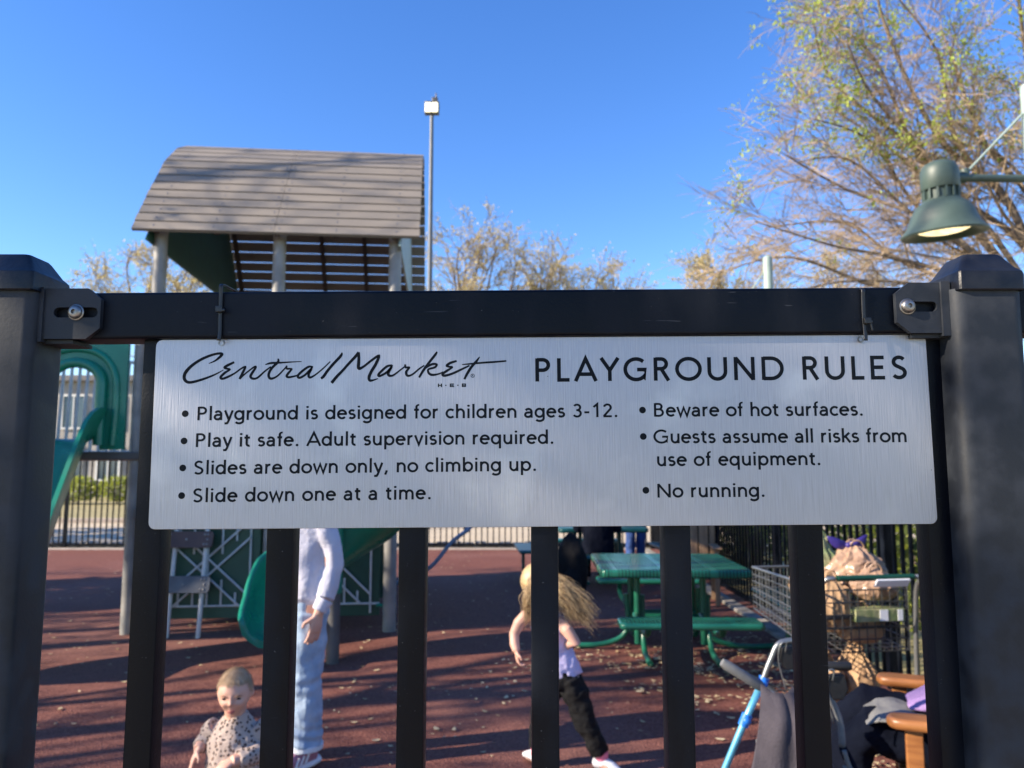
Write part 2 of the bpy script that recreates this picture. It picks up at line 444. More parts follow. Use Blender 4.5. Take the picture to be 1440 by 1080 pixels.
class MB:
    def __init__(s):
        s.bm = bmesh.new()
    def box(s, c, size, rot=None, mi=0):
        m = Matrix.Translation(V(c))
        if rot is not None:
            m = m @ (rot if isinstance(rot, Matrix) else Matrix.Rotation(rot, 4, 'Z'))
        m = m @ Matrix.Diagonal((size[0], size[1], size[2], 1))
        r = bmesh.ops.create_cube(s.bm, size=1.0, matrix=m)
        if mi:
            for f in {f for v in r['verts'] for f in v.link_faces}: f.material_index = mi
        return s
    def bx(s, x0, x1, y0, y1, z0, z1, mi=0):
        return s.box(((x0 + x1) / 2, (y0 + y1) / 2, (z0 + z1) / 2), (x1 - x0, y1 - y0, z1 - z0), mi=mi)
    def loft(s, pts, rad, n=8, ref=None, cap=True, mi=0, closed=False):
        bm = s.bm
        pts = [V(p) for p in pts]
        rings = []
        L = len(pts)
        pside = None
        for i, p in enumerate(pts):
            if closed:
                d = pts[(i + 1) % L] - pts[i - 1]
            else:
                d = pts[min(i + 1, L - 1)] - pts[max(i - 1, 0)]
            if d.length < 1e-9: d = V((0, 0, 1))
            if ref is not None:
                a, b = frame_of(d, ref)
            elif pside is None:
                a, b = frame_of(d)
            else:
                dn = d.normalized()
                a = pside - dn * pside.dot(dn)
                if a.length < 1e-6: a, _ = frame_of(d)
                a.normalize(); b = dn.cross(a)
            pside = a
            r = rad[i] if isinstance(rad, (list, tuple)) and not (len(rad) == 2 and L != 2 and not isinstance(rad[0], (list, tuple))) else rad
            ra, rb = (r if isinstance(r, (list, tuple)) else (r, r))
            rings.append([bm.verts.new(p + a * (ra * math.cos(2 * PI * k / n)) + b * (rb * math.sin(2 * PI * k / n))) for k in range(n)])
        for i in range(L if closed else L - 1):
            A = rings[i]; B = rings[(i + 1) % L]
            for k in range(n):
                f = bm.faces.new((A[k], A[(k + 1) % n], B[(k + 1) % n], B[k]))
                f.material_index = mi
        if cap and not closed:
            f = bm.faces.new(rings[0][::-1]); f.material_index = mi
            f = bm.faces.new(rings[-1]); f.material_index = mi
        return s
    def cyl(s, a, b, r, r2=None, n=12, mi=0):
        return s.loft([a, b], [r, r if r2 is None else r2], n=n, mi=mi)
    def tube(s, pts, r, n=8, k=4, mi=0, closed=False):
        P = smooth_path(pts, k) if k > 1 else pts
        return s.loft(P, [r] * len(P), n=n, mi=mi, closed=closed)
    def lathe(s, prof, c=(0, 0, 0), n=24, axis=None, mi=0, cap0=True, cap1=True):
        bm = s.bm
        m = Matrix.Translation(V(c))
        if axis is not None:
            m = m @ V((0, 0, 1)).rotation_difference(V(axis).normalized()).to_matrix().to_4x4()
        rings = []
        for r, z in prof:
            rings.append([bm.verts.new(m @ V((r * math.cos(2 * PI * k / n), r * math.sin(2 * PI * k / n), z))) for k in range(n)])
        for A, B in zip(rings[:-1], rings[1:]):
            for k in range(n):
                bm.faces.new((A[k], A[(k + 1) % n], B[(k + 1) % n], B[k])).material_index = mi
        if cap0: bm.faces.new(rings[0][::-1]).material_index = mi
        if cap1: bm.faces.new(rings[-1]).material_index = mi
        return s
    def sphere(s, c, r, u=16, v=10, rot=None, mi=0):
        rr = r if isinstance(r, (list, tuple)) else (r, r, r)
        m = Matrix.Translation(V(c))
        if rot is not None: m = m @ rot
        res = bmesh.ops.create_uvsphere(s.bm, u_segments=u, v_segments=v, radius=1, matrix=m @ Matrix.Diagonal((*rr, 1)))
        if mi:
            for f in {f for q in res['verts'] for f in q.link_faces}: f.material_index = mi
        return s
    def poly(s, pts, mi=0):
        f = s.bm.faces.new([s.bm.verts.new(V(p)) for p in pts]); f.material_index = mi
        return s
    def prism(s, pts, off):
        a = [s.bm.verts.new(V(p)) for p in pts]
        b = [s.bm.verts.new(V(p) + V(off)) for p in pts]
        n = len(a)
        s.bm.faces.new(a); s.bm.faces.new(b[::-1])
        for i in range(n):
            s.bm.faces.new((a[i], b[i], b[(i + 1) % n], a[(i + 1) % n]))
        return s
    def mesh(s, name):
        me = bpy.data.meshes.new(name)
        bmesh.ops.recalc_face_normals(s.bm, faces=s.bm.faces)
        s.bm.to_mesh(me); s.bm.free()
        return me
    def build(s, name, m, parent=None, bevel=0, smooth=None, world=False, seg=2, normals=True):
        if normals:
            bmesh.ops.recalc_face_normals(s.bm, faces=s.bm.faces)
        me = bpy.data.meshes.new(name)
        s.bm.to_mesh(me); s.bm.free()
        return finish(name, me, m, parent, bevel, smooth, world, seg)

def finish(name, me, m, parent=None, bevel=0, smooth=None, world=False, seg=2):
    for mm in (m if isinstance(m, (list, tuple)) else [m]):
        me.materials.append(mm)
    o = bpy.data.objects.new(name, me)
    link(o)
    if parent is not None:
        if world:
            p = parent
            while p.name not in ROOTM: p = p.parent
            mt = ROOTM[p.name]
            me.transform(mt.inverted())
        o.parent = parent
    if smooth:
        me.polygons.foreach_set('use_smooth', [True] * len(me.polygons))
        if smooth != True:
            me.set_sharp_from_angle(angle=R(smooth))
    if bevel:
        b = o.modifiers.new('bevel', 'BEVEL')
        b.width = bevel; b.segments = seg; b.limit_method = 'ANGLE'; b.angle_limit = R(40)
        me.polygons.foreach_set('use_smooth', [True] * len(me.polygons))
        o.modifiers.new('wn', 'WEIGHTED_NORMAL')
    return o

def remesh(mb, vox, smooth_it=4, fac=0.5):
    """union the lofted shapes of mb into one continuous skin; returns the mesh"""
    bmesh.ops.recalc_face_normals(mb.bm, faces=mb.bm.faces)
    me = bpy.data.meshes.new('tmp')
    mb.bm.to_mesh(me); mb.bm.free()
    o = bpy.data.objects.new('tmp', me); link(o)
    r = o.modifiers.new('r', 'REMESH'); r.mode = 'VOXEL'; r.voxel_size = vox; r.use_smooth_shade = True
    if smooth_it:
        sm = o.modifiers.new('s', 'SMOOTH'); sm.factor = fac; sm.iterations = smooth_it
    dg = bpy.context.evaluated_depsgraph_get()
    dg.update()
    res = bpy.data.meshes.new_from_object(o.evaluated_get(dg))
    bpy.data.objects.remove(o)
    bpy.data.meshes.remove(me)
    return res

def wrinkle(me, amp, freq, seed=0, stretch=(1, 1, 1)):
    n = len(me.vertices)
    co = [0.0] * (3 * n); no = [0.0] * (3 * n)
    me.vertices.foreach_get('co', co); me.vertices.foreach_get('normal', no)
    sx, sy, sz = (k * freq for k in stretch)
    for i in range(0, 3 * n, 3):
        q = V((co[i] * sx + seed * 7.3, co[i + 1] * sy + seed * 3.1, co[i + 2] * sz))
        d = noise.noise(q) * amp + noise.noise(q * 2.3) * amp * .45
        co[i] += no[i] * d; co[i + 1] += no[i + 1] * d; co[i + 2] += no[i + 2] * d
    me.vertices.foreach_set('co', co)
    me.update()

def part(name, me, m, parent):
    me.name = name
    return finish(name, me, m, parent, smooth=True)

# ---------------------------------------------------------------- ground
def sheet(name, x0, x1, y0, y1, z, m, hole=None):
    mb = MB()
    mb.poly([(x0, y0, z), (x1, y0, z), (x1, y1, z), (x0, y1, z)])
    return tag(mb.build(name, m), kind='structure')
sheet('ground', -600, 600, -300, 900, -0.03, M['drygrass'])
sheet('playground_surface', -14, 2.86, -0.6, 15.2, 0.0, M['rubber'])
sheet('concrete_path', -14, 9, -5.5, -0.604, -0.001, M['concrete'])
sheet('road', -90, 90, 15.75, 22.2, -0.012, M['concrete'])
kb = MB()
for i in range(70):
    x = -14 + i * 0.25
    if x > 2.6: break
    h = 0.10 + rnd.uniform(-0.012, 0.02)
    kb.box((x + 0.12, 15.46, h / 2 - 0.03), (0.235, 0.2 + rnd.uniform(-0.02, 0.02), h + 0.06), rot=rnd.uniform(-0.04, 0.04))
tag(kb.build('kerb', M['kerb'], bevel=0.02), kind='structure')
rk = MB(); rk.bx(-90, 90, 22.2, 22.35, -0.03, 0.12)
tag(rk.build('road_kerb', M['band'], bevel=0.015), kind='structure')
eb = MB(); eb.bx(-14, 2.5, 15.04, 15.3, -0.03, 0.015)
tag(eb.build('edge_band', M['band']), kind='structure')
se = MB(); se.bx(2.47, 2.62, 3.0, 15.0, -0.03, 0.035)
tag(se.build('side_kerb', M['kerb'], bevel=0.01), kind='structure')

# leaf litter
lm = MB()
def leaf(x, y, s, z=0.0):
    a = rnd.uniform(0, 2 * PI); ti = rnd.uniform(-0.35, 0.35)
    l, wd = s, s * rnd.uniform(0.3, 0.55)
    ca, sa = math.cos(a), math.sin(a)
    pts = [(-l, 0, .2), (-l * .4, wd, 0), (l * .45, wd * .8, .1), (l, 0, .4), (l * .4, -wd, 0.05), (-l * .5, -wd * .8, .15)]
    lm.poly([(x + px * ca - py * sa, y + px * sa + py * ca, z + 0.004 + s * (pz * .6 + 0.12) + py * ti * 0.3 + abs(ti) * wd * .3) for px, py, pz in pts])
for i in range(1900):
    y = 2.2 + 12.6 * rnd.random() ** 1.25
    x = rnd.uniform(-0.68 * y - 0.8, min(0.68 * y + 0.4, 2.4))
    if noise.noise(V((x * 0.9, y * 0.9, 3.3))) < -0.12 + 0.25 * rnd.random() - 0.1: continue
    leaf(x, y, rnd.choice((0.010, 0.013, 0.016, 0.020, 0.027)) * rnd.uniform(0.8, 1.2))
for i in range(900):
    x = rnd.gauss(1.35, 0.62); y = rnd.gauss(6.35, 0.5)
    if x < 2.42 and noise.noise(V((x * 3, y * 3, 1.7))) > -.02: leaf(x, y, rnd.uniform(0.012, 0.03), rnd.uniform(0, 0.012))
for i in range(700):
    x = rnd.gauss(2.1, 0.32); y = rnd.uniform(2.8, 7.5)
    if x < 2.44: leaf(x, y, rnd.uniform(0.012, 0.028), rnd.uniform(0, 0.012))
tag(lm.build('leaf_litter', M['leaflitter'], normals=False), 'pale dry leaves scattered over the red rubber surface', 'leaf litter', kind='stuff')

# ---------------------------------------------------------------- front fence
TILT = R(-0.4)
fence = empty('picket_fence', (0, 0.69, 0))
tag(fence, 'black metal picket fence in front with bolted rail brackets carrying the rules sign', 'fence')
def rpoly(x0, x1, y0, y1, r, n=4):
    pts = []
    for cx, cy, a0 in ((x1 - r, y1 - r, 0), (x0 + r, y1 - r, 90), (x0 + r, y0 + r, 180), (x1 - r, y0 + r, 270)):
        for k in range(n + 1):
            a = R(a0 + 90 * k / n)
            pts.append((cx + r * math.cos(a), cy + r * math.sin(a)))
    return pts
def fence_post(xc, lean=0.0, rad=.007, capx=0.0, hc=.0352, hx=.0265):
    mb = MB()
    pts = rpoly(xc - hx, xc + hx, .663, .716, rad, 6)
    mb.prism([(x, y, -0.05) for x, y in pts], (lean, 0, 1.806))
    po = mb.build('post', M['post'], fence, smooth=40, world=True)
    cb = MB()
    xc += lean + capx
    prof = [(.0345, 1.7535), (.0352, 1.7545), (.0352, 1.7675), (.0345, 1.7705), (.0325, 1.7725), (.0300, 1.7745), (.0215, 1.7865), (.0195, 1.7885), (.0165, 1.7893), (.008, 1.7900)]
    rings = []
    for hw, z in prof:
        hw *= hc / .0352
        q = rpoly(xc - hw, xc + hw, .6885 - hw, .6885 + hw, min(.004, hw * .4), 3)
        rings.append([cb.bm.verts.new((x, y, z)) for x, y in q])
    n = len(rings[0])
    for A, B in zip(rings[:-1], rings[1:]):
        for k in range(n):
            cb.bm.faces.new((A[k], A[(k + 1) % n], B[(k + 1) % n], B[k]))
    cb.bm.faces.new(rings[0][::-1]); cb.bm.faces.new(rings[-1])
    cb.build('post_cap', M['cap'], po, smooth=22, world=True)
fence_post(-.4505, 0.004, .009, -.002, .0297)
fence_post(.4195, 0.0, .011, .001, .0292, .031)
fence_post(-1.34); fence_post(1.32)

def rail(x0, x1, zc, tilt, y0=.681, y1=.716, h=.0425):
    mb = MB()
    mb.box(((x0 + x1) / 2, (y0 + y1) / 2, zc), (x1 - x0, y1 - y0, h), rot=Matrix.Rotation(tilt, 4, 'Y'))
    return mb.build('rail', M['fence'], fence, bevel=.003, world=True)
rail(-.4215, .387, 1.7372, TILT)
rail(-1.312, -.479, 1.735, 0); rail(.4365, 1.292, 1.7405, 0)
rail(-.4215, .3825, .16, 0); rail(-1.312, -.479, .16, 0); rail(.4365, 1.292, .16, 0)
for k in range(-3, 4):
    xl = .0172 + .1173 * k
    mb = MB()
    pts = rpoly(xl, xl + .0238, .691, .7145, .002, 2)
    top = 1.7372 - (xl + .012) * TILT - .0215
    mb.prism([(x, y, .1815) for x, y in pts], (0, 0, top - .1815))
    mb.prism([(x, y, .06) for x, y in pts], (0, 0, .078))
    mb.build('picket', M['fence'], fence, smooth=40, world=True)
for side in (-1, 1):
    mb = MB()
    for k in range(7):
        xl = side * .9 + (k - 3) * .117
        mb.bx(xl, xl + .0238, .691, .7145, .1815, 1.713)
    mb.build('picket_panel', M['fence'], fence, world=True)

# rail brackets with a slotted face and a dome bolt
def bracket(s, xo, xi, zc, xb, sl0, sl1):
    mb = MB()
    yf = .6745
    h = .0228
    ch = .012
    # outline of the plate (clipped on its inner corners), with a slot cut by bridging two loops
    out = [(xo, zc - h), (xi - s * ch, zc - h), (xi, zc - h + ch * .8), (xi, zc + h - ch * .8), (xi - s * ch, zc + h), (xo, zc + h)]
    r = .0046
    a, b = min(sl0, sl1), max(sl0, sl1)
    slot = []
    for cx, a0 in ((b, -90), (a, 90)):
        for k in range(9):
            t = R(a0 + 180 * k / 8)
            slot.append((cx + r * math.cos(t), zc + .001 + r * math.sin(t)))
    bm = mb.bm
    for y, flip in ((yf, False), (.6795, True)):
        vo = [bm.verts.new((x, y, z)) for x, z in out]
        vs = [bm.verts.new((x, y, z)) for x, z in slot]
        eo = [bm.edges.new((vo[i], vo[(i + 1) % len(vo)])) for i in range(len(vo))]
        es = [bm.edges.new((vs[i], vs[(i + 1) % len(vs)])) for i in range(len(vs))]
        bmesh.ops.triangle_fill(bm, use_beauty=True, use_dissolve=False, edges=eo + es)
        if not flip: A, B = vo, vs
        else:
            for P, Q in ((A, vo), (B, vs)):
                n = len(P)
                for i in range(n):
                    bm.faces.new((P[i], P[(i + 1) % n], Q[(i + 1) % n], Q[i]))
    # side wings that wrap the rail, and the raised outer flange
    mb.bx(min(xo, xo + s * .03), max(xo, xo + s * .03), .6798, .712, zc - h - .0035, zc - h - .0003)
    mb.bx(min(xo - s * .002, xo + s * .006), max(xo - s * .002, xo + s * .006), .672, .708, zc - h - .0028, zc + h + .0006)
    br = mb.build('bracket', M['post'], fence, smooth=25, world=True)
    d = MB(); d.bx(a - r, b + r, .6797, .6803, zc - .004, zc + .006)
    d.build('slot_shadow_gap', M['dark'], br, world=True) if False else d.bm.free()
    bt = MB()
    bt.lathe([(.0072, 0), (.0072, .0009), (.0066, .0013)], (xb, yf, zc + .001), 24, (0, -1, 0))
    bt.lathe([(.0062, .0012), (.0060, .0030), (.0048, .0046), (.0034, .0051), (.0021, .0052), (.0019, .0028), (.0004, .0028)], (xb, yf, zc + .001), 24, (0, -1, 0))
    bt.build('bolt', M['steel'], br, smooth=35, world=True)
bracket(1, -.4225, -.3665, 1.7352, -.3880, -.4035, -.3735)
bracket(-1, .3880, .3425, 1.7405, .3523, .3523, .3745)

# ---------------------------------------------------------------- sign
sign = empty('playground_sign', (.0268, .6865, 1.6315), 0, TILT)
tag(sign, 'wide brushed aluminium playground rules sign with black lettering tied to the fence', 'sign')
mb = MB()
q = rpoly(-.3475, .3475, -.0845, .0845, .006, 5)
mb.prism([(x, 0, z) for x, z in q], (0, .0022, 0))
mb.build('panel', M['sign'], sign, bevel=.0004)

def arc(cx, cy, rx, ry, a0, a1, n=12):
    return [(cx + rx * math.cos(R(a0 + (a1 - a0) * k / n)), cy + ry * math.sin(R(a0 + (a1 - a0) * k / n))) for k in range(n + 1)]
def circ(cx, cy, rx, ry):
    return arc(cx, cy, rx, ry, 0, 360, 28)[:-1] + [None]
DOT = 'dot'
G = {
 ' ': (.25, []),
 'a': (.465, [[(.36, 0), (.36, .29)] + arc(.215, .29, .145, .14, 8, 152, 9), [(.36, .255), (.25, .255)] + arc(.185, .148, .125, .107, 95, 270, 12) + [(.25, .045), (.36, .13)]]),
 'b': (.535, [[(.09, 0), (.09, .75)], circ(.285, .237, .185, .195)]),
 'c': (.425, [arc(.245, .237, .19, .193, 45, 315, 20)]),
 'd': (.525, [[(.435, 0), (.435, .75)], circ(.24, .237, .185, .195)]),
 'e': (.49, [[(.07, .255), (.428, .255)] + arc(.245, .237, .19, .193, 8, 318, 24)]),
 'f': (.285, [[(.135, 0), (.135, .59)] + arc(.245, .59, .11, .12, 180, 78, 8), [(.02, .432), (.25, .432)]]),
 'g': (.525, [circ(.24, .237, .185, .195), [(.435, .475), (.435, -.03)] + arc(.245, -.03, .19, .13, 0, -148, 12)]),
 'h': (.5, [[(.09, 0), (.09, .75)], [(.09, .25)] + arc(.25, .265, .16, .168, 175, 0, 12) + [(.41, 0)]]),
 'i': (.2, [[(.1, 0), (.1, .475)], (DOT, .1, .635)]),
 'k': (.45, [[(.09, 0), (.09, .75)], [(.39, .475), (.135, .245)], [(.20, .30), (.42, 0)]]),
 'l': (.2, [[(.1, 0), (.1, .75)]]),
 'm': (.765, [[(.09, 0), (.09, .475)], [(.09, .26)] + arc(.235, .285, .145, .148, 175, 0, 10) + [(.38, 0)], [(.38, .26)] + arc(.525, .285, .145, .148, 175, 0, 10) + [(.67, 0)]]),
 'n': (.5, [[(.09, 0), (.09, .475)], [(.09, .25)] + arc(.25, .265, .16, .168, 175, 0, 12) + [(.41, 0)]]),
 'o': (.515, [circ(.257, .237, .205, .195)]),
 'p': (.535, [[(.09, -.2), (.09, .475)], circ(.285, .237, .185, .195)]),
 'q': (.525, [[(.435, -.2), (.435, .475)], circ(.24, .237, .185, .195)]),
 'r': (.325, [[(.09, 0), (.09, .475)], [(.09, .24)] + arc(.25, .262, .16, .17, 175, 78, 8)]),
 's': (.385, [arc(.195, .337, .12, .094, 32, 248, 12) + arc(.185, .146, .135, .102, 68, -146, 12)]),
 't': (.315, [[(.135, .60), (.135, .15)] + arc(.24, .15, .105, .107, 180, 292, 9), [(.02, .432), (.285, .432)]]),
 'u': (.5, [[(.09, .475), (.09, .21)] + arc(.245, .21, .155, .168, 180, 355, 12), [(.405, .475), (.405, 0)]]),
 'v': (.43, [[(.04, .475), (.215, .02), (.39, .475)]]),
 'w': (.67, [[(.035, .475), (.185, .025), (.335, .44), (.485, .025), (.635, .475)]]),
 'y': (.44, [[(.04, .475), (.225, .03)], [(.405, .475), (.20, -.08), (.15, -.155), (.03, -.16)]]),
 'P': (.54, [[(.1, 0), (.1, .71)], [(.1, .665), (.27, .665)] + arc(.27, .505, .17, .16, 90, -90, 12) + [(.1, .345)]]),
 'S': (.54, [arc(.27, .525, .165, .142, 32, 252, 14) + arc(.25, .198, .185, .153, 70, -148, 14)]),
 'A': (.66, [[(.02, 0), (.33, .69), (.64, 0)], [(.13, .215), (.53, .215)]]),
 'B': (.575, [[(.1, 0), (.1, .71)], [(.1, .665), (.27, .665)] + arc(.27, .525, .14, .14, 90, -90, 10) + [(.1, .385)], [(.27, .385)] + arc(.29, .215, .175, .17, 90, -90, 10) + [(.1, .045)]]),
 'G': (.77, [arc(.4, .355, .33, .315, 48, 322, 24) + [(.665, .14), (.665, .345), (.43, .345)]]),
 'N': (.72, [[(.1, 0), (.1, .71)], [(.1, .69), (.62, .02)], [(.62, 0), (.62, .71)]]),
 'L': (.46, [[(.1, .71), (.1, .045), (.42, .045)]]),
 'Y': (.56, [[(.02, .71), (.28, .33), (.54, .71)], [(.28, .33), (.28, 0)]]),
 'R': (.565, [[(.1, 0), (.1, .71)], [(.1, .665), (.27, .665)] + arc(.27, .515, .16, .15, 90, -90, 12) + [(.1, .365)], [(.27, .365), (.49, 0)]]),
 'O': (.83, [circ(.415, .355, .35, .315)]),
 'U': (.68, [[(.095, .71), (.095, .27)] + arc(.34, .27, .245, .23, 180, 360, 16) + [(.585, .71)]]),
 'D': (.75, [[(.1, 0), (.1, .71)], [(.1, .665), (.30, .665)] + arc(.33, .355, .33, .31, 90, -90, 18) + [(.1, .045)]]),
 'E': (.525, [[(.46, .665), (.1, .665), (.1, .045), (.47, .045)], [(.1, .365), (.43, .365)]]),
 'H': (.7, [[(.1, 0), (.1, .71)], [(.6, 0), (.6, .71)], [(.1, .36), (.6, .36)]]),
 '1': (.5, [[(.12, .53), (.30, .69), (.30, 0)]]),
 '2': (.5, [arc(.245, .505, .16, .158, 165, -30, 14) + [(.07, .05)], [(.05, .045), (.45, .045)]]),
 '3': (.5, [arc(.235, .52, .15, .145, 150, -80, 14), [(.2, .378)] + arc(.235, .21, .175, .168, 80, -150, 16)]),
 '-': (.33, [[(.045, .26), (.285, .26)]]),
 '.': (.25, [(DOT, .115, .056)]),
 ',': (.25, [[(.15, .11), (.07, -.11)]]),
}
NL = [0]
def ribbon(mb, pts, wd, T, closed=False):
    """flat stroke with mitred joins; wd a number or one width per point; T maps glyph units to the sign"""
    ws = wd if isinstance(wd, list) else [wd] * len(pts)
    raw = [V((p[0], p[1])) for p in pts]
    keep = [i for i in range(len(raw)) if i == 0 or (raw[i] - raw[i - 1]).length > 1e-4]
    pts = [raw[i] for i in keep]; ws = [ws[i] for i in keep]
    n = len(pts)
    L, Rr = [], []
    NL[0] += 1
    for i in range(n):
        if closed:
            d0 = (pts[i] - pts[i - 1]); d1 = (pts[(i + 1) % n] - pts[i])
        else:
            d0 = pts[i] - pts[max(i - 1, 0)] if i > 0 else pts[1] - pts[0]
            d1 = pts[i + 1] - pts[i] if i < n - 1 else d0
        d0 = d0.normalized(); d1 = d1.normalized()
        n0 = V((-d0.y, d0.x)); n1 = V((-d1.y, d1.x))
        m = n0 + n1
        if m.length < .2: m = n0
        m.normalize()
        k = 1 / max(m.dot(n0), .42)
        off = m * (ws[i] * .5 * k)
        L.append(mb.bm.verts.new(T(pts[i] + off, NL[0]))); Rr.append(mb.bm.verts.new(T(pts[i] - off, NL[0])))
    for i in range(n if closed else n - 1):
        j = (i + 1) % n
        mb.bm.faces.new((L[i], L[j], Rr[j], Rr[i]))
def write(text, x0, z0, x1, z1, cap, wt=.108, dot=.066, bullet=None, name='lettering', track=True):
    """one line: left edge x0 on baseline z0 to right edge x1 on baseline z1 (sign metres), capital height cap"""
    em = cap / .71
    nat = sum(G[ch][0] for ch in text) - .1
    wid = (x1 - x0) / em
    kx = 1.0 if name == 'heading' else 1.10
    tr = (wid - nat * kx + .03) / (len(text) - 1)
    sx = 1.0
    mb = MB()
    slope = (z1 - z0) / (x1 - x0)
    cx = -.055
    for ch in text:
        adv, st = G[ch]
        def T(p, k, cx=cx):
            x = x0 + (cx + p.x * kx) * em * sx
            y = p.y
            if kx > 1 and ch.islower():
                y = y * 1.075 if y < .5 else .5375 + (y - .5) * .85
            return (x, -.00012 - (k % 7) * .00001, z0 + y * em + (x - x0) * slope)
        for s in st:
            if s[0] == DOT:
                NL[0] += 1
                mb.bm.faces.new([mb.bm.verts.new(T(V(p), NL[0])) for p in arc(s[1], s[2], dot, dot, 0, 345, 18)])
            elif s[-1] is None:
                ribbon(mb, s[:-1], wt, T, True)
            else:
                ribbon(mb, s, wt, T)
        cx += adv * kx + tr
    if bullet:
        bx, bz, br = bullet
        mb.bm.faces.new([mb.bm.verts.new((x, -.00012, z)) for x, z in arc(bx, bz, br, br, 0, 350, 24)])
    return mb.build(name, M['ink'], sign, normals=False)

write('Playground is designed for children ages 3-12.', -0.3076, 0.0114, 0.0673, 0.0117, 0.01215, bullet=(-0.3187, 0.0174, .0030))
write('Play it safe. Adult supervision required.', -0.3081, -0.0124, 0.0098, -0.0117, 0.01215, bullet=(-0.3188, -0.0069, .0030))
write('Slides are down only, no climbing up.', -0.3088, -0.0367, -0.0059, -0.0355, 0.01215, bullet=(-0.319, -0.0308, .0030))
write('Slide down one at a time.', -0.3088, -0.0611, -0.0991, -0.0598, 0.01215, bullet=(-0.3191, -0.0551, .0030))
write('Beware of hot surfaces.', 0.1003, 0.0118, 0.2865, 0.0114, 0.01215, bullet=(0.09, 0.0178, .0030))
write('Guests assume all risks from', 0.0997, -0.012, 0.3238, -0.0125, 0.01215, bullet=(0.0901, -0.0058, .0030))
write('use of equipment.', 0.1021, -0.0322, 0.2465, -0.0322, 0.01215)
write('No running.', 0.1014, -0.0598, 0.1958, -0.0597, 0.01215, bullet=(0.0912, -0.0533, .0030))
write('PLAYGROUND RULES', -0.0051, 0.0441, 0.3276, 0.0441, 0.02101, wt=.114, name='heading')

# the brush-script shop name: pen strokes as (x, y, width) in sixths of a photograph pixel
LOGO = [
 [(268, 160, 6), (320, 137, 15), (362, 102, 23), (376, 80, 24), (340, 76, 20), (270, 95, 22), (190, 132, 24), (120, 182, 26), (75, 235, 29), (65, 280, 27), (85, 311, 25), (125, 318, 23), (200, 300, 21), (290, 268, 17), (350, 240, 12), (394, 214, 6)],
 [(482, 150, 18), (430, 175, 23), (402, 193, 21), (415, 203, 19), (446, 212, 16), (405, 240, 21), (372, 275, 23), (385, 290, 20), (430, 275, 20), (490, 243, 15), (540, 206, 15), (576, 190, 17), (560, 230, 22), (530, 294, 20)],
 [(530, 292, 18), (580, 246, 13), (650, 192, 15), (664, 196, 17), (640, 235, 22), (622, 270, 22), (640, 290, 20), (680, 284, 18), (740, 230, 15), (792, 190, 12)],
 [(850, 122, 12), (850, 150, 21), (800, 202, 22), (775, 250, 22), (780, 283, 22), (805, 291, 20), (850, 268, 15), (900, 216, 13), (928, 183, 12)],
 [(743, 173, 8), (790, 160, 19), (870, 157, 16), (960, 152, 11), (1048, 148, 7)],
 [(924, 183, 15), (925, 208, 17), (966, 211, 15), (940, 245, 21), (926, 270, 21), (945, 281, 19), (1000, 270, 15), (1035, 258, 12)],
 [(1146, 197, 16), (1110, 193, 19), (1060, 226, 21), (1020, 268, 21), (1035, 286, 20), (1080, 262, 19), (1132, 210, 19), (1110, 258, 21), (1120, 284, 20), (1160, 266, 15), (1222, 216, 12), (1290, 150, 10)],
 [(1387, 74, 10), (1378, 102, 23), (1320, 166, 24), (1270, 226, 24), (1236, 275, 25), (1214, 294, 20)],
 [(1304, 332, 26), (1345, 280, 26), (1400, 222, 23), (1440, 175, 23), (1500, 110, 25), (1528, 72, 22)],
 [(1528, 72, 20), (1530, 140, 26), (1530, 208, 27), (1570, 195, 20), (1640, 140, 21), (1698, 104, 22), (1675, 170, 26), (1635, 240, 26), (1618, 285, 26), (1630, 314, 21), (1694, 297, 7)],
 [(1812, 186, 17), (1770, 193, 20), (1725, 231, 21), (1696, 264, 21), (1710, 275, 20), (1765, 245, 20), (1806, 200, 19), (1780, 246, 24), (1785, 271, 22), (1820, 270, 17), (1880, 226, 13), (1926, 190, 12)],
 [(1920, 178, 16), (1925, 204, 19), (1956, 205, 15), (1930, 241, 22), (1940, 274, 20), (1980, 265, 16), (2040, 216, 15), (2082, 188, 12)],
 [(2188, 72, 12), (2174, 97, 22), (2120, 166, 22), (2070, 236, 22), (2038, 291, 17)],
 [(2070, 226, 12), (2140, 181, 20), (2185, 180, 19), (2170, 205, 19), (2116, 222, 17), (2120, 254, 20), (2150, 269, 21), (2200, 262, 15), (2242, 244, 12)],
 [(2354, 152, 17), (2300, 169, 22), (2271, 190, 21), (2285, 200, 17), (2316, 205, 16), (2270, 236, 21), (2236, 262, 21), (2250, 276, 21), (2310, 262, 20), (2390, 226, 18), (2462, 192, 14)],
 [(2547, 118, 8), (2520, 156, 21), (2480, 201, 23), (2445, 256, 23), (2418, 308, 18)],
 [(2398, 183, 7), (2460, 178, 14), (2580, 168, 17), (2670, 163, 17), (2772, 155, 14)],
]
U = .00010691
mb = MB()
def LT(p, k):
    return (-.3278 + p.x * U, -.00012 - (k % 7) * .00001, .0796 - p.y * U - p.x * U * .0003)
for st in LOGO:
    P = smooth_path(st, 5)
    ribbon(mb, P, [p[2] for p in P], LT)
ribbon(mb, [(2488 + 15 * math.cos(R(a)), 278 + 15 * math.sin(R(a))) for a in range(0, 360, 20)], 4, LT, True)
for seg in ([(2483, 287), (2483, 270), (2490, 270), (2493, 274), (2490, 278), (2484, 278)], [(2488, 278), (2494, 287)]):
    ribbon(mb, seg, 3, LT)
mb.build('script_lettering', M['ink'], sign, normals=False)
mb = MB()
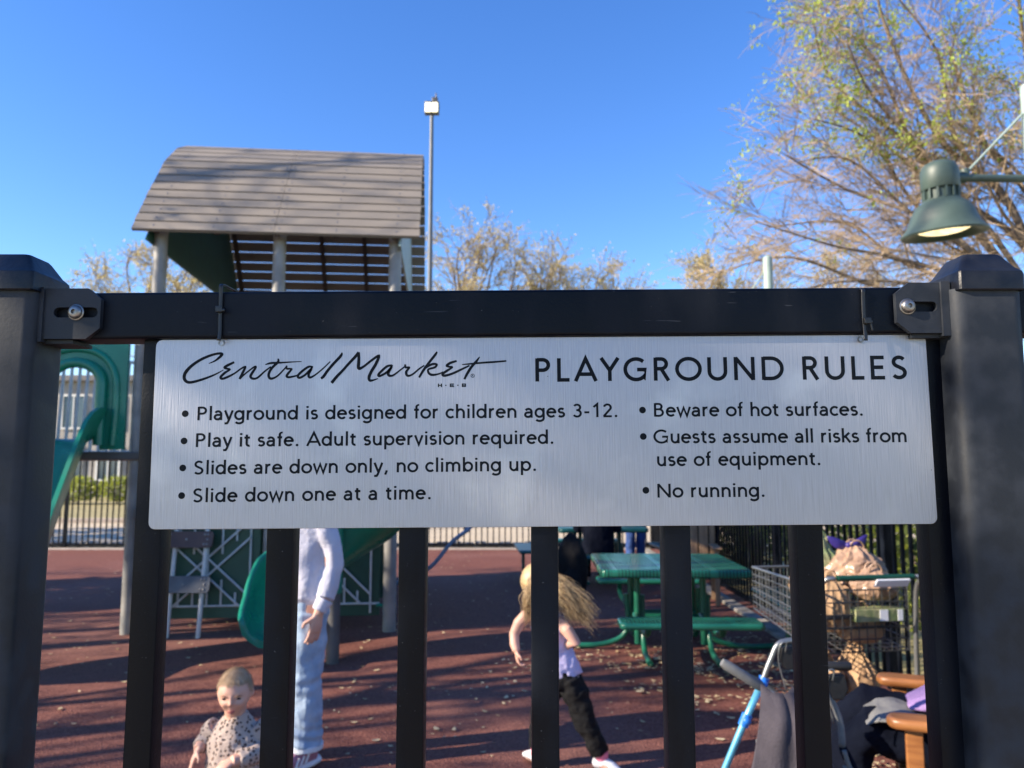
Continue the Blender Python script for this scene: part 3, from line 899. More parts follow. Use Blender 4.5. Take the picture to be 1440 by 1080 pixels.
HEB = [[(2201, 343), (2201, 373)], [(2226, 343), (2226, 373)], [(2201, 358), (2226, 358)],
       [(2331, 347), (2300, 347), (2300, 369), (2333, 369)], [(2300, 358), (2328, 358)],
       [(2402, 343), (2402, 373)], [(2402, 347), (2428, 347), (2428, 369), (2402, 369)], [(2402, 358), (2428, 358)],
       [(2258, 358), (2268, 358)], [(2359, 358), (2369, 358)]]
for i, s in enumerate(HEB):
    ribbon(mb, s, 10 if i in (0, 1, 5, 8, 9) else 8, LT)
mb.build('small_lettering', M['ink'], sign, normals=False)
for hx, hz in ((-.2885, .0812), (.2885, .0803)):
    mb = MB()
    mb.lathe([(.0030, 0), (.0030, .0006), (.0017, .0006), (.0016, 0)], (hx, -.0001, hz), 16, (0, -1, 0), cap0=False, cap1=False)
    mb.build('eyelet', M['steel'], sign, smooth=30)

# cable ties
for i, (x, zt, z0, lab) in enumerate(((-.2615, 1.7613, 1.7125, 'black cable tie looped over the rail above the script lettering of the sign'),
                                      (.3152, 1.7575, 1.7125, 'black cable tie looped over the rail above the word RULES on the sign'))):
    t = empty('cable_tie', (x, .68, z0))
    tag(t, lab, 'cable tie', 'cable ties holding the sign to the rail')
    mb = MB()
    loop = [(x, .6777, z0 - .001), (x + .0004, .6785, z0 + .006), (x, .6788, z0 + .020), (x, .6786, zt - .006), (x, .6795, zt + .0012), (x, .699, zt + .0026), (x, .7165, zt + .001),
            (x, .7182, zt - .02), (x, .7178, z0 + .004), (x, .700, z0 - .0015), (x, .690, z0 - .001)]
    P = smooth_path(loop, 3)
    mb.loft(P, [(.0019, .0008)] * len(P), n=8, ref=(1, 0, 0))
    mb.build('strap', M['tie'], t, world=True, smooth=True)
    mb = MB()
    zh = 1.7395 if i == 0 else 1.729
    mb.box((x + (.0 if i == 0 else .0016), .6765, zh), (.0062, .0042, .0056))
    mb.box((x + (.002 if i == 0 else .004), .6755, zh - .001), (.0068 if i == 0 else .004, .002, .0026))
    if i == 1: mb.cyl((x + .004, .676, zh), (x + .0058, .676, zh - .009), .0011)
    mb.build('head', M['tie'], t, world=True, bevel=.0006)

# ---------------------------------------------------------------- play structure
PSX, PSY = -1.20, 7.72
PSR = R(5.5)
ps = empty('play_structure', (PSX, PSY, 0), PSR)
tag(ps, 'tall playground climbing structure with brown slatted barrel roof, grey columns and green slides', 'play structure')
# columns
for lx, ly, top in ((0, 0, 4.0), (-1.16, 0, 4.05), (-2.32, 0, 4.05), (0, 3.15, 4.0), (-2.32, 3.15, 4.0), (-1.16, 3.15, 4.0)):
    mb = MB()
    mb.cyl((lx, ly, -.05), (lx, ly, top), .064, n=20)
    mb.cyl((lx, ly, top - .12), (lx, ly, top - .03), .069, n=20)
    mb.build('column', M['column'], ps, smooth=40)
for lx, ly in ((-2.50, .12), (-4.08, .12), (-4.08, 1.35)):
    mb = MB(); mb.cyl((lx, ly, -.05), (lx, ly, 2.86), .062, n=20)
    mb.sphere((lx, ly, 2.86), (.062, .062, .03), 16, 8)
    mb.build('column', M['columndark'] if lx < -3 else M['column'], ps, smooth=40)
# roof: boards on a bent profile
prof = [(-.22, 3.86), (.20, 4.41), (.59, 4.88), (.95, 5.17), (1.28, 5.33), (1.575, 5.37), (1.87, 5.33), (2.20, 5.17), (2.56, 4.88), (2.95, 4.41), (3.37, 3.86)]
roof = empty('roof', (0, 0, 0)); roof.parent = ps; ROOTM.pop('roof')
XR, XL = .25, -2.52
slats = MB()
def along(a, b, n0):
    a = V(a); b = V(b)
    L = (b - a).length
    n = n0
    ang = math.atan2(b.y - a.y, b.x - a.x)
    for i in range(n):
        c = a + (b - a) * ((i + .5) / n)
        hgt = L / n - .023
        off = V((-math.sin(ang), math.cos(ang))) * .02
        m = Matrix.Rotation(ang + R(rnd.uniform(-.6, .6)), 4, 'X')
        xm = (XL + XR) / 2 - .62
        for x0, x1 in ((XL + rnd.uniform(-.004, .004), -1.175), (-1.171, XR + rnd.uniform(-.004, .004))):
            slats.box(((x0 + x1) / 2, c.x + off.x, c.y + off.y), (x1 - x0, hgt, .034), rot=m)
for (a, b), n in zip(zip(prof[:-1], prof[1:]), (5, 4, 3, 3, 2, 2, 3, 3, 4, 5)):
    along(a, b, n)
for x in (-2.32, -1.74, -1.16, -.58, 0.0):
    ribs = MB()
    pr2 = [(prof[0][0] + .07, prof[0][1] + .085)] + prof[1:-1] + [(prof[-1][0] - .07, prof[-1][1] + .085)]
    for a, b in zip(pr2[:-1], pr2[1:]):
        A = V((x, a[0], a[1] - .035)); B = V((x, b[0], b[1] - .035))
        ang = math.atan2(B.z - A.z, B.y - A.y)
        ribs.box((A + B) / 2, (.05, (B - A).length + .03, .06), rot=Matrix.Rotation(ang, 4, 'X'))
    ribs.build('rib', M['slatdark'], roof)
scr = slats
for x in (-2.33, -1.76, -1.215, -1.125, -.58, .02):
    for (a, b), n in zip(zip(prof[:4], prof[1:5]), (5, 4, 3, 3)):
        a = V(a); b = V(b); ang = math.atan2(b.y - a.y, b.x - a.x)
        nrm = V((-math.sin(ang), math.cos(ang)))
        for i in range(n):
            c = a + (b - a) * ((i + .5) / n) + nrm * .037
            scr.lathe([(.010, 0), (.010, .003), (.006, .005)], (x + rnd.uniform(-.006, .006), c.x, c.y), 8, (0, nrm.x, nrm.y), mi=1)
slats.build('slats', [M['slat'], M['steel']], roof)
for x, dx in ((.045, .022), (-2.395, .022)):
    g = MB()
    pts = [(x, a, b - .07) for a, b in prof]
    g.prism(pts, (dx, 0, 0))
    g.build('gable_panel', M['hdpe'] if x < 0 else M['poleGreen'], roof)  # right gable: paler green painted in for its lit outer face
# decks
dk = MB()
dk.bx(-2.42, .1, -.08, 3.25, 1.10, 1.20)
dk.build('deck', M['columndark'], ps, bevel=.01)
dk = MB(); dk.bx(-4.2, -2.425, .03, 1.44, 1.66, 1.74)
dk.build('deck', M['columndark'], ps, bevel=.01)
# barn panels between the columns
def lattice(x0, x1, z0, z1, y):
    mb = MB(); mb.bx(x0, x1, y, y + .03, z0, z1)
    pn = mb.build('barn_panel', M['hdpe'], ps, bevel=.006)
    t = MB()
    r = .0105; yy = y - .014
    a0, a1, b0, b1 = x0 + .09, x1 - .09, z0 + .12, z1 - .08
    def seg(p, q): t.cyl((p[0], yy, p[1]), (q[0], yy, q[1]), r, n=8)
    seg((x0, b0), (x1, b0)); seg((x0, b1), (x1, b1))
    seg((a0, z0 + .03), (a0, z1)); seg((a1, z0 + .03), (a1, z1))
    cx, cz = (a0 + a1) / 2, (b0 + b1) / 2
    yy = y - .034
    d = .09
    for s in (-1, 1):
        for o in (-1, 1):
            if s == 1:
                seg((a0 + (d if o > 0 else 0), b0 + (0 if o > 0 else d)), (a1 - (0 if o > 0 else d), b1 - (d if o > 0 else 0)))
            else:
                seg((a0 + (d if o > 0 else 0), b1 - (0 if o > 0 else d)), (a1 - (0 if o > 0 else d), b0 + (d if o > 0 else 0)))
    yy = y - .014
    nb = 6
    for i in range(1, nb):
        x = a0 + (a1 - a0) * i / nb
        u = abs((x - cx) / (a1 - cx))
        zz = (b1 - b0) / 2 * u
        if zz > .04 or True:
            seg((x, b0), (x, cz - zz)); seg((x, b1), (x, cz + zz))
    t.build('white_trim', M['trim'], pn, smooth=40)
lattice(-1.04, -.10, .14, 1.08, .06)
lattice(-2.24, -1.26, .14, 1.08, .06)
mb = MB(); mb.bx(-2.28, -.04, 1.2, 1.25, .12, 1.09)
mb.build('back_panel', M['hdpe'], ps)
mb = MB(); mb.cyl((-.13, .02, .245), (-.03, .02, .245), .018)
mb.build('handhold', M['slide'], ps, smooth=40)
# railings
rl = MB()
for x0, x1, y, z0 in ((-4.1, -2.5, 1.38, 1.74),):
    n = int((x1 - x0) / .085)
    for i in range(n + 1):
        x = x0 + (x1 - x0) * i / n
        rl.cyl((x, y, z0), (x + .03, y, z0 + 1.05), .019, n=8)
    rl.cyl((x0, y, z0 + 1.05), (x1, y, z0 + 1.05), .02); rl.cyl((x0, y, z0 + .02), (x1, y, z0 + .02), .016)
rl.build('railing', M['trim'], ps, smooth=40)
for x0, x1, y, z0 in ((-1.1, -.06, .0, 1.2), (-2.26, -1.22, .0, 1.2), (-2.26, -.06, 3.15, 1.2)):
    rl = MB()
    n = int((x1 - x0) / .1)
    for i in range(n + 1):
        x = x0 + (x1 - x0) * i / n
        rl.cyl((x, y, z0), (x, y, z0 + .95), .012, n=6)
    rl.cyl((x0, y, z0 + .95), (x1, y, z0 + .95), .02)
    rl.build('railing', M['trim'], ps, smooth=40)
# straight slide with its hood (upper left)
hood = MB()
X0, X1, Z0, Z1, Y = -4.1, -2.575, 1.76, 2.86, .0
ox0, ox1, oz0, oz1 = -3.28, -2.80, 1.70, 2.60
outer = [(X0, Z0), (X1, Z0), (X1, Z1 - .06), (X1 - .06, Z1), (X0 + .06, Z1), (X0, Z1 - .06)]
inner = [(ox0, oz0 + .06), (ox1, oz0 + .06)] + [((ox0 + ox1) / 2 + (ox1 - ox0) / 2 * math.cos(R(a)), oz1 - .20 + .20 * math.sin(R(a))) for a in range(0, 181, 15)]
bm = hood.bm
lay = []
for y in (Y, Y + .05):
    vo = [bm.verts.new((x, y, z)) for x, z in outer]
    vs = [bm.verts.new((x, y, z)) for x, z in inner]
    es = [bm.edges.new((q[i], q[(i + 1) % len(q)])) for q in (vo, vs) for i in range(len(q))]
    bmesh.ops.triangle_fill(bm, use_beauty=True, edges=es)
    lay.append((vo, vs))
for A, B in zip(lay[0], lay[1]):
    for i in range(len(A)):
        bm.faces.new((A[i], A[(i + 1) % len(A)], B[(i + 1) % len(A)], B[i]))
# rolled lip round the opening and flared arms
lip = [(x, Y - .03, z) for x, z in inner[2:]]
lip = [(ox1, Y - .03, oz0 + .1)] + lip + [(ox0, Y - .03, oz0 + .1)]
hood.loft(lip, [.05] * len(lip), n=10)
hp = smooth_path([(ox1 + .12, Y, 1.80), (ox1 + .135, Y, 2.2), (ox1 + .11, Y, 2.5), (ox1 - .02, Y, 2.68), ((ox0 + ox1) / 2, Y, 2.74), (ox0, Y, 2.70)], 5)
hood.loft(hp, [(.035, .035)] * len(hp), n=10)
hd = hood.build('slide_hood', M['slide'], ps, smooth=50)
ch = MB()
path = [(-3.10, -.02, 1.86), (-3.10, -.22, 1.80), (-3.10, -.55, 1.33), (-3.10, -1.0, .66), (-3.10, -1.3, .38), (-3.10, -1.75, .30)]
P = smooth_path(path, 5)
sec = [(-.33, .30), (-.37, .30), (-.36, .25), (-.29, .03), (-.20, -.03), (.20, -.03), (.29, .03), (.36, .25), (.37, .30), (.33, .30), (.31, .26), (.25, .05), (.18, .0), (-.18, .0), (-.25, .05), (-.31, .26)]
def sweep(mb, P, sec, closed_ends=True, side=None):
    rings = []
    for i, p in enumerate(P):
        d = V(P[min(i + 1, len(P) - 1)]) - V(P[max(i - 1, 0)])
        s = V(side) if side else V((d.y, -d.x, 0))
        s.normalize()
        up = s.cross(d.normalized())
        if up.z < 0: up = -up
        rings.append([mb.bm.verts.new(V(p) + s * a + up * b) for a, b in sec])
    n = len(sec)
    for A, B in zip(rings[:-1], rings[1:]):
        for k in range(n):
            mb.bm.faces.new((A[k], A[(k + 1) % n], B[(k + 1) % n], B[k]))
    mb.bm.faces.new(rings[0][::-1]); mb.bm.faces.new(rings[-1])
sweep(ch, P, sec, side=(1, 0, 0))
ch.build('slide_chute', M['slide'], ps, smooth=50)
# spiral slide on its own post
sx, sy = -1.47, 6.50
sp = MB()
sp.cyl((sx, sy, -.05), (sx, sy, .56), .055, n=18)
q = sp.build('slide_post', M['columndark'], ps, smooth=40, world=True)
sp = MB()
sp.cyl((sx, sy, .56), (sx, sy, 1.9), .066, n=18)
sp.sphere((sx, sy, 1.9), (.066, .066, .03))
sp.build('slide_post', M['slide'], ps, smooth=40, world=True)
hx = MB()
P = []
r = .36
for k in range(75):
    th = 212 - k * 3.1
    z = .26 + max(0, k - 4) / 72 * 1.08
    P.append((sx + r * math.cos(R(th)) - max(0, 6 - k) * .005, sy + r * math.sin(R(th)) - max(0, 6 - k) * .015, z))
sec2 = [(-.25, .20), (-.29, .21), (-.31, .19), (-.30, .13), (-.25, -.01), (-.18, -.06), (-.06, -.08), (.08, -.075), (.19, -.05), (.27, .02), (.32, .14), (.34, .28), (.355, .38), (.345, .41), (.32, .41), (.305, .38), (.29, .26), (.25, .10), (.17, .0), (.06, -.035), (-.06, -.04), (-.15, -.02), (-.21, .04), (-.25, .14)]
# orient so that +side is outward
rings = []
for i, p in enumerate(P):
    o = V((p[0] - sx, p[1] - sy, 0)).normalized()
    k = min(1, .45 + i * .04)
    rings.append([hx.bm.verts.new(V(p) + o * a + V((0, 0, b * (k if b > 0 else 1)))) for a, b in sec2])
n = len(sec2)
for A, B in zip(rings[:-1], rings[1:]):
    for k in range(n):
        hx.bm.faces.new((A[k], A[(k + 1) % n], B[(k + 1) % n], B[k]))
hx.bm.faces.new(rings[0][::-1]); hx.bm.faces.new(rings[-1])
hx.build('spiral_slide', M['slide'], ps, smooth=75, world=True)
# ladder
lad = empty('ladder', (0, 0, 0)); lad.parent = ps; ROOTM.pop('ladder', None)
for lx in (-3.24, -2.945):
    mb = MB(); mb.cyl((lx, 7.42, -.03), (lx + .02, 7.50, .98), .021, n=12)
    mb.tube([(lx + .02, 7.50, .97), (lx + .02, 7.52, 1.12), (lx + .02, 7.60, 1.2)], .021, 10)
    mb.build('leg', M['trim'], lad, smooth=40, world=True)
def step(z, y, m, w0=.46):
    mb = MB()
    xc = -3.085
    q = rpoly(-w0 / 2, w0 / 2, -.075, .075, .03, 4)
    mb.prism([(xc + a, y + b * .28, z + b) for a, b in q], (0, -.02, 0.006))
    bt = mb
    for a in (-.18, -.02, .15, .18):
        for b in (-.045, .0, .045):
            if (a in (-.02,) and b != 0) or (abs(a) > .1 and b == 0 and a < .17): continue
            bt.lathe([(.011, 0), (.011, .005), (.006, .008)], (xc + a, y + b * .28 - .021, z + b + .006), 10, (0, -1, .25), mi=1)
    mb.build('step', [m, M['steel']], lad, world=True)
step(.485, 7.44, M['greyplate'])
step(.90, 7.475, M['brown'])

# ---------------------------------------------------------------- blue tube climber
cl = empty('climbing_arch', (-.9, 9.3, 0))
tag(cl, 'pale blue bent tube climbing arch standing behind the columns', 'climber')
YC = 9.3
mb = MB()
mb.tube([(-2.3, YC + .35, 0), (-1.7, YC + .1, .12), (-1.04, YC, .36), (-.72, YC, .70), (-.44, YC, .96), (-.36, YC, 1.5), (-.5, YC + .1, 1.95), (-1.1, YC + .3, 2.2), (-1.8, YC + .5, 2.0), (-2.4, YC + .7, 1.2), (-2.5, YC + .8, -.02)], .024, 10, 6)
mb.build('arch_tube', M['blueTube'], cl, smooth=True, world=True)
mb = MB()
mb.tube([(-.52, YC, .82), (-.62, YC, .98), (-.72, YC, 1.03), (-.84, YC, 1.03), (-.93, YC, 1.13), (-1.05, YC + .04, 1.0), (-1.2, YC + .1, .93), (-1.5, YC + .2, 1.2), (-1.7, YC + .3, 1.98)], .02, 10, 5)
mb.build('rung_tube', M['blueTube'], cl, smooth=True, world=True)

# ---------------------------------------------------------------- back and side fences
def slim_fence(name, a, b, h, bay, label, npost_extra=0):
    a = V(a); b = V(b)
    L = (b - a).length
    d = (b - a).normalized()
    ang = math.atan2(d.y, d.x)
    rt = empty(name, a, ang)
    tag(rt, label, 'fence', 'dark picket fences round the playground')
    n = max(1, round(L / bay)); bay = L / n
    for i in range(n + 1):
        mb = MB(); mb.bx(i * bay - .03, i * bay + .03, -.03, .03, -.05, h + .06)
        mb.lathe([(.05, 0), (.05, .02), (.01, .045)], (i * bay, 0, h + .06), 4)
        mb.build('post', M['fence'], rt)
    for i in range(n):
        mb = MB()
        x0 = i * bay
        k = round(bay / .117)
        for j in range(1, k):
            x = x0 + j * bay / k
            mb.bx(x - .0115, x + .0115, -.0115, .0115, .09, h - .04)
        mb.bx(x0 + .031, x0 + bay - .031, -.018, .018, h - .0395, h)
        mb.bx(x0 + .031, x0 + bay - .031, -.018, .018, .045, .0895)
        mb.build('picket_panel', M['fence'], rt)
slim_fence('picket_fence', (-13.4, 15.35, 0), (2.75, 15.35, 0), 1.86, 2.3, 'dark picket fence crossing the far side of the playground beside the road')
slim_fence('picket_fence', (2.75, 15.25, 0), (2.75, 1.0, 0), 1.86, 2.37, 'dark picket fence on the right behind the shopping cart, in front of shrubs')

# ---------------------------------------------------------------- lamps
lp = empty('street_lamp', (3.60, 5.06, 0))
tag(lp, 'sage green bell shaped lamp, lit, hanging on an arm from a tall pole', 'street lamp')
mb = MB()
mb.cyl((3.56, 5.06, -.05), (3.56, 5.06, 4.2), .062, .05, n=18)
mb.sphere((3.56, 5.06, 4.2), (.05, .05, .03))
mb.lathe([(.11, 0), (.11, .05), (.08, .09), (.065, .4)], (3.56, 5.06, 0), 18)
mb.build('pole', M['poleGreen'], lp, smooth=40, world=True)
LX, LY, LZ = 2.885, 5.0, 3.13
tl = R(-3.5)
Tm = Matrix.Translation((LX, LY, LZ)) @ Matrix.Rotation(tl, 4, 'Y') @ Matrix.Rotation(R(4), 4, 'X')
mb = MB()
mb.cyl((LX + .06, LY, 3.53), (3.52, 5.06, 3.545), .026, n=14)
mb.cyl((LX + .06, LY, 3.53), (LX + .17, LY + .01, 3.532), .034, n=14)
mb.lathe([(.03, -.03), (.03, .03)], (LX + .17, LY + .01, 3.56), 10)
mb.build('arm', M['lampgreen'], lp, smooth=40, world=True)
mb = MB(); mb.cyl((LX + .17, LY + .01, 3.56), (3.53, 5.06, 4.03), .008)
mb.build('stay', M['poleGreen'], lp, smooth=40, world=True)
mb = MB()
prof_l = [(.172, .040), (.178, .034), (.225, .010), (.262, .002), (.281, .004), (.285, .014), (.268, .034), (.238, .07), (.222, .105), (.206, .15), (.178, .195), (.135, .228), (.112, .238), (.112, .243), (.096, .245), (.096, .31), (.114, .312), (.118, .318), (.118, .41), (.112, .45), (.094, .48), (.06, .498), (.0, .503)]
prof_l = [(r_ * (.925 if r_ > .13 else 1), z_) for r_, z_ in prof_l]
mb.lathe(prof_l, n=40, cap0=False, cap1=False)
for k in range(14):
    a = 2 * PI * k / 14
    mb.box((.106 * math.cos(a), .106 * math.sin(a), .2775), (.02, .012, .068), rot=a)
mb.bm.transform(Tm)
sh = mb.build('lamp_shade', M['lampgreen'], lp, smooth=35, world=True)
mb = MB()
mb.lathe([(.160, .040), (.13, .026), (.08, .016), (0.0, .012)], n=36, cap0=False, cap1=False)
mb.bm.transform(Tm)
mb.build('lens', M['lens'], sh, smooth=True, world=True)

fp = empty('floodlight_pole', (-2.2, 20.2, 0))
tag(fp, 'tall thin floodlight pole with lit lamp, rising behind the slatted roof', 'light pole')
mb = MB(); mb.cyl((-2.2, 20.2, -.05), (-2.2, 20.2, 11.15), .085, .05, n=14)
mb.build('pole', M['polegrey'], fp, smooth=40, world=True)
mb = MB()
mb.box((-2.2, 20.22, 11.38), (.40, .16, .36)); mb.cyl((-2.2, 20.25, 11.1), (-2.2, 20.25, 11.45), .05)
mb.box((-2.13, 20.3, 11.62), (.16, .1, .22)); mb.cyl((-2.1, 20.3, 11.7), (-2.1, 20.3, 11.86), .02)
hb = mb.build('lamp_housing', M['columndark'], fp, bevel=.03, world=True)
for dx in (-.088, .088):
    mb = MB(); mb.box((-2.2 + dx, 20.135, 11.37), (.16, .04, .27))
    mb.build('bulb', M['bulb'], hb, bevel=.018, world=True)

gp = empty('pole', (4.18, 12.3, 0))
tag(gp, 'pale green round topped pole with thin guy wire, standing below the big tree', 'pole')
mb = MB(); mb.cyl((4.18, 12.3, -.05), (4.18, 12.3, 4.98), .075, n=18); mb.sphere((4.18, 12.3, 4.98), (.075, .075, .05))
mb.build('shaft', M['poleGreen'], gp, smooth=40, world=True)
mb = MB(); mb.cyl((4.11, 12.3, 4.75), (3.2, 12.4, 3.4), .012)
mb.build('guy_wire', M['poleGreen'], gp, world=True)

# ---------------------------------------------------------------- building beyond the road
bd = empty('stone_building', (-24, 42, 0))
tag(bd, 'grey stone two storey building with tall windows far beyond the slide', 'building')
mb = MB(); mb.bx(-42, -12, 42, 56, -.05, 6.2)
wall = mb.build('wall', M['stone'], bd, world=True)
mb = MB(); mb.bx(-42.4, -11.6, 41.6, 56.4, 6.2, 6.55)
mb.build('roof', M['roofgrey'], bd, world=True, bevel=.05)
for fl, (z0, z1) in enumerate(((.9, 2.6), (3.7, 5.4))):
    for i in range(14):
        x = -41 + i * 2.05
        mb = MB()
        for a, b, c, d in ((x, x + 1.3, z0 - .1, z0), (x, x + 1.3, z1, z1 + .1), (x, x + .09, z0, z1), (x + 1.21, x + 1.3, z0, z1), (x + .62, x + .68, z0, z1)):
            mb.bx(a, b, 41.9, 42.0, c, d)
        fr = mb.build('window', M['frame'], bd, world=True)
        mb = MB(); mb.bx(x + .09, x + 1.21, 41.955, 41.97, z0, z1)
        mb.build('pane', M['glass'], fr, world=True)

# ---------------------------------------------------------------- picnic tables
def picnic_table(x, y, rz, label, benches, mt, mg, group):
    t = empty('picnic_table', (x, y, 0), rz)
    tag(t, label, 'picnic table', group)
    def slab(w, d, z0, z1, cx, cy, name, r=.05):
        mb = MB()
        q = rpoly(cx - w / 2, cx + w / 2, cy - d / 2, cy + d / 2, r, 5)
        mb.prism([(a, b, z0) for a, b in q], (0, 0, z1 - z0))
        return mb.build(name, mt, t, bevel=.022, seg=4)
    slab(1.24, 1.24, .695, .76, 0, 0, 'tabletop', .06)
    for s, nm in benches:
        if nm == 'f': slab(1.06, .28, .41, .46, 0, s * 1.10, 'bench_seat')
        else: slab(.28, 1.06, .41, .46, s * 1.02, 0, 'bench_seat')
    fr = MB()
    for sx in (-.28, .28):
        for sy in (-.24, .24):
            fr.cyl((sx, sy, .10), (sx, sy, .70), .028, n=12)
        for s in (-1, 1):
            fr.tube([(sx + .045, s * .20, .50), (sx + .045, s * .22, .22), (sx + .045, s * .34, .06), (sx + .045, s * .52, .035), (sx + .045, s * .64, .03)], .024, 10)
            fr.tube([(sx - .02, s * .24, .34), (sx - .02, s * .60, .31), (sx - .02, s * .98, .33), (sx - .02, s * 1.06, .41)], .024, 10)
        fr.tube([(sx + (.07 if sx > 0 else -.07), -.02, .48), (sx * 1.25, -.02, .16), (sx * 2.0, -.02, .045), (sx * 3.3, -.02, .04), (sx * 3.75, -.02, .09), (sx * 3.8, -.02, .40 if (math.copysign(1, sx), 's') in benches else .16)], .024, 10)
        fr.cyl((sx, -.30, .685), (sx, .30, .685), .02, n=8)
    fr.cyl((-.28, -.1, .30), (.28, -.1, .30), .024); fr.cyl((-.28, .1, .30), (.28, .1, .30), .024)
    fr.build('frame', mg, t, smooth=40)
    return t
picnic_table(1.36, 6.98, R(-2), 'green perforated picnic table with benches on three sides, nearest the fence',
             [(-1, 'f'), (1, 'f'), (1, 's')], M['tabletop'], M['tablegreen'], 'picnic tables')
picnic_table(1.22, 11.25, R(4), 'shaded teal picnic table farther back, where two people in blue are',
             [(-1, 'f'), (1, 'f'), (-1, 's'), (1, 's')], M['teal'], M['teal'], 'picnic tables')

# wooden chair in the back
ch = empty('wooden_chair', (2.13, 9.35, 0), R(-8))
tag(ch, 'tan wooden slat back chair behind the near picnic table by the side fence', 'chair')
mb = MB()
for i in range(4): mb.bx(-.24 + i * .122, -.135 + i * .122, .20, .225, .36, 1.02 + .03 * math.sin(PI * (i + .5) / 4))
mb.build('backrest', M['woodpale'], ch, bevel=.008)
mb = MB()
for i in range(4): mb.bx(-.27, .27, -.26 + i * .115, -.16 + i * .115, .40, .425)
mb.build('seat', M['woodpale'], ch, bevel=.006)
for sx in (-.28, .28):
    for y0 in (-.24, .20):
        mb = MB(); mb.bx(sx - .025, sx + .025, y0 - .03, y0 + .03, 0, .64 if y0 < 0 else 1.0)
        mb.build('leg', M['woodpale'], ch, bevel=.006)
    mb = MB(); mb.bx(sx - .05, sx + .05, -.32, .168, .642, .668)
    mb.build('armrest', M['woodpale'], ch, bevel=.008)

# ---------------------------------------------------------------- shopping cart
ct = empty('shopping_cart', (1.89, 4.74, 0), R(9))
tag(ct, 'grey wire shopping cart with green handle bar, loaded with tan bags by the side fence', 'shopping cart')
def wires(mb, A, B, Cc, D, nu, nv, r=.0028):
    """grid of wires on the quad A B C D"""
    A, B, Cc, D = map(V, (A, B, Cc, D))
    for i in range(nu + 1):
        t = i / nu
        mb.cyl(A.lerp(B, t), D.lerp(Cc, t), r, n=5)
    for j in range(nv + 1):
        t = j / nv
        mb.cyl(A.lerp(D, t), B.lerp(Cc, t), r * 1.25, n=5)
hw, hn = .28, .22          # half width at the handle and at the nose
yh, yn = -.36, .50
zt, zbh, zbn = .935, .58, .67
mb = MB()
wires(mb, (-hw, yh, zbh), (-hn, yn, zbn), (-hn, yn, zt), (-hw, yh, zt), 17, 6)
wires(mb, (hw, yh, zbh), (hn, yn, zbn), (hn, yn, zt), (hw, yh, zt), 17, 6)
wires(mb, (-hn, yn, zbn), (hn, yn, zbn), (hn, yn, zt), (-hn, yn, zt), 9, 4)
wires(mb, (-hw, yh, zbh), (hw, yh, zbh), (hn, yn, zbn), (-hn, yn, zbn), 10, 14)
mb.tube([(-hw, yh, zt), (-hn, yn, zt), (hn, yn, zt), (hw, yh, zt)], .008, 8, 1)
mb.build('basket', M['chrome'], ct, smooth=40)
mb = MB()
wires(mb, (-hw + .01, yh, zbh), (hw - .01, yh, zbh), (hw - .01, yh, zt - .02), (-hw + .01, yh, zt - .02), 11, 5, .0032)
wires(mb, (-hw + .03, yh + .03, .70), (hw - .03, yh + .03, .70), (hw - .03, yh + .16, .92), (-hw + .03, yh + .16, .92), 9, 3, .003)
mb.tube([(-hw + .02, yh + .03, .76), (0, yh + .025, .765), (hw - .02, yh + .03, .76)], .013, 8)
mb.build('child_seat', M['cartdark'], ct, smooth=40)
for s in (-1, 1):
    mb = MB()
    mb.tube([(s * (hw - .04), yh - .135, 1.0), (s * (hw + .005), yh - .12, .99), (s * (hw + .012), yh - .06, .91), (s * (hw + .016), yh - .03, .62), (s * (hw + .016), yh - .02, .42), (s * (hw - .01), yh - .02, .27), (s * (hw - .005), yh + .2, .2), (s * (hn - .02), yn - .1, .19)], .0135, 10, 4)
    mb.build('side_frame', M['chrome'], ct, smooth=True)
mb = MB(); mb.cyl((-hw + .055, yh - .135, 1.0), (hw - .055, yh - .135, 1.0), .0165, n=14)
mb.build('handle', M['cartgreen'], ct, smooth=40)
mb = MB(); mb.box((.09, yh - .145, .972), (.2, .012, .05), rot=Matrix.Rotation(R(35), 4, 'X'))
mb.build('handle_flap', M['white'], ct, bevel=.004)
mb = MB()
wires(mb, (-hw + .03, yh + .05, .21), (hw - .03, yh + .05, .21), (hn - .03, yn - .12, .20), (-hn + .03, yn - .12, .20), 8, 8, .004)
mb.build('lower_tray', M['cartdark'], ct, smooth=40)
for sx, sy in ((-hw + .02, yh + .02), (hw - .02, yh + .02), (-hn + .04, yn - .12), (hn - .04, yn - .12)):
    mb = MB()
    mb.lathe([(.03, -.016), (.06, -.014), (.063, 0), (.06, .014), (.03, .016)], (sx, sy, .063), 18, (1, 0, 0))
    wl = mb.build('wheel', M['rubberblack'], ct, smooth=40)
    mb = MB(); mb.box((sx, sy + .01, .135), (.046, .03, .12)); mb.build('fork', M['chrome'], wl, bevel=.004)

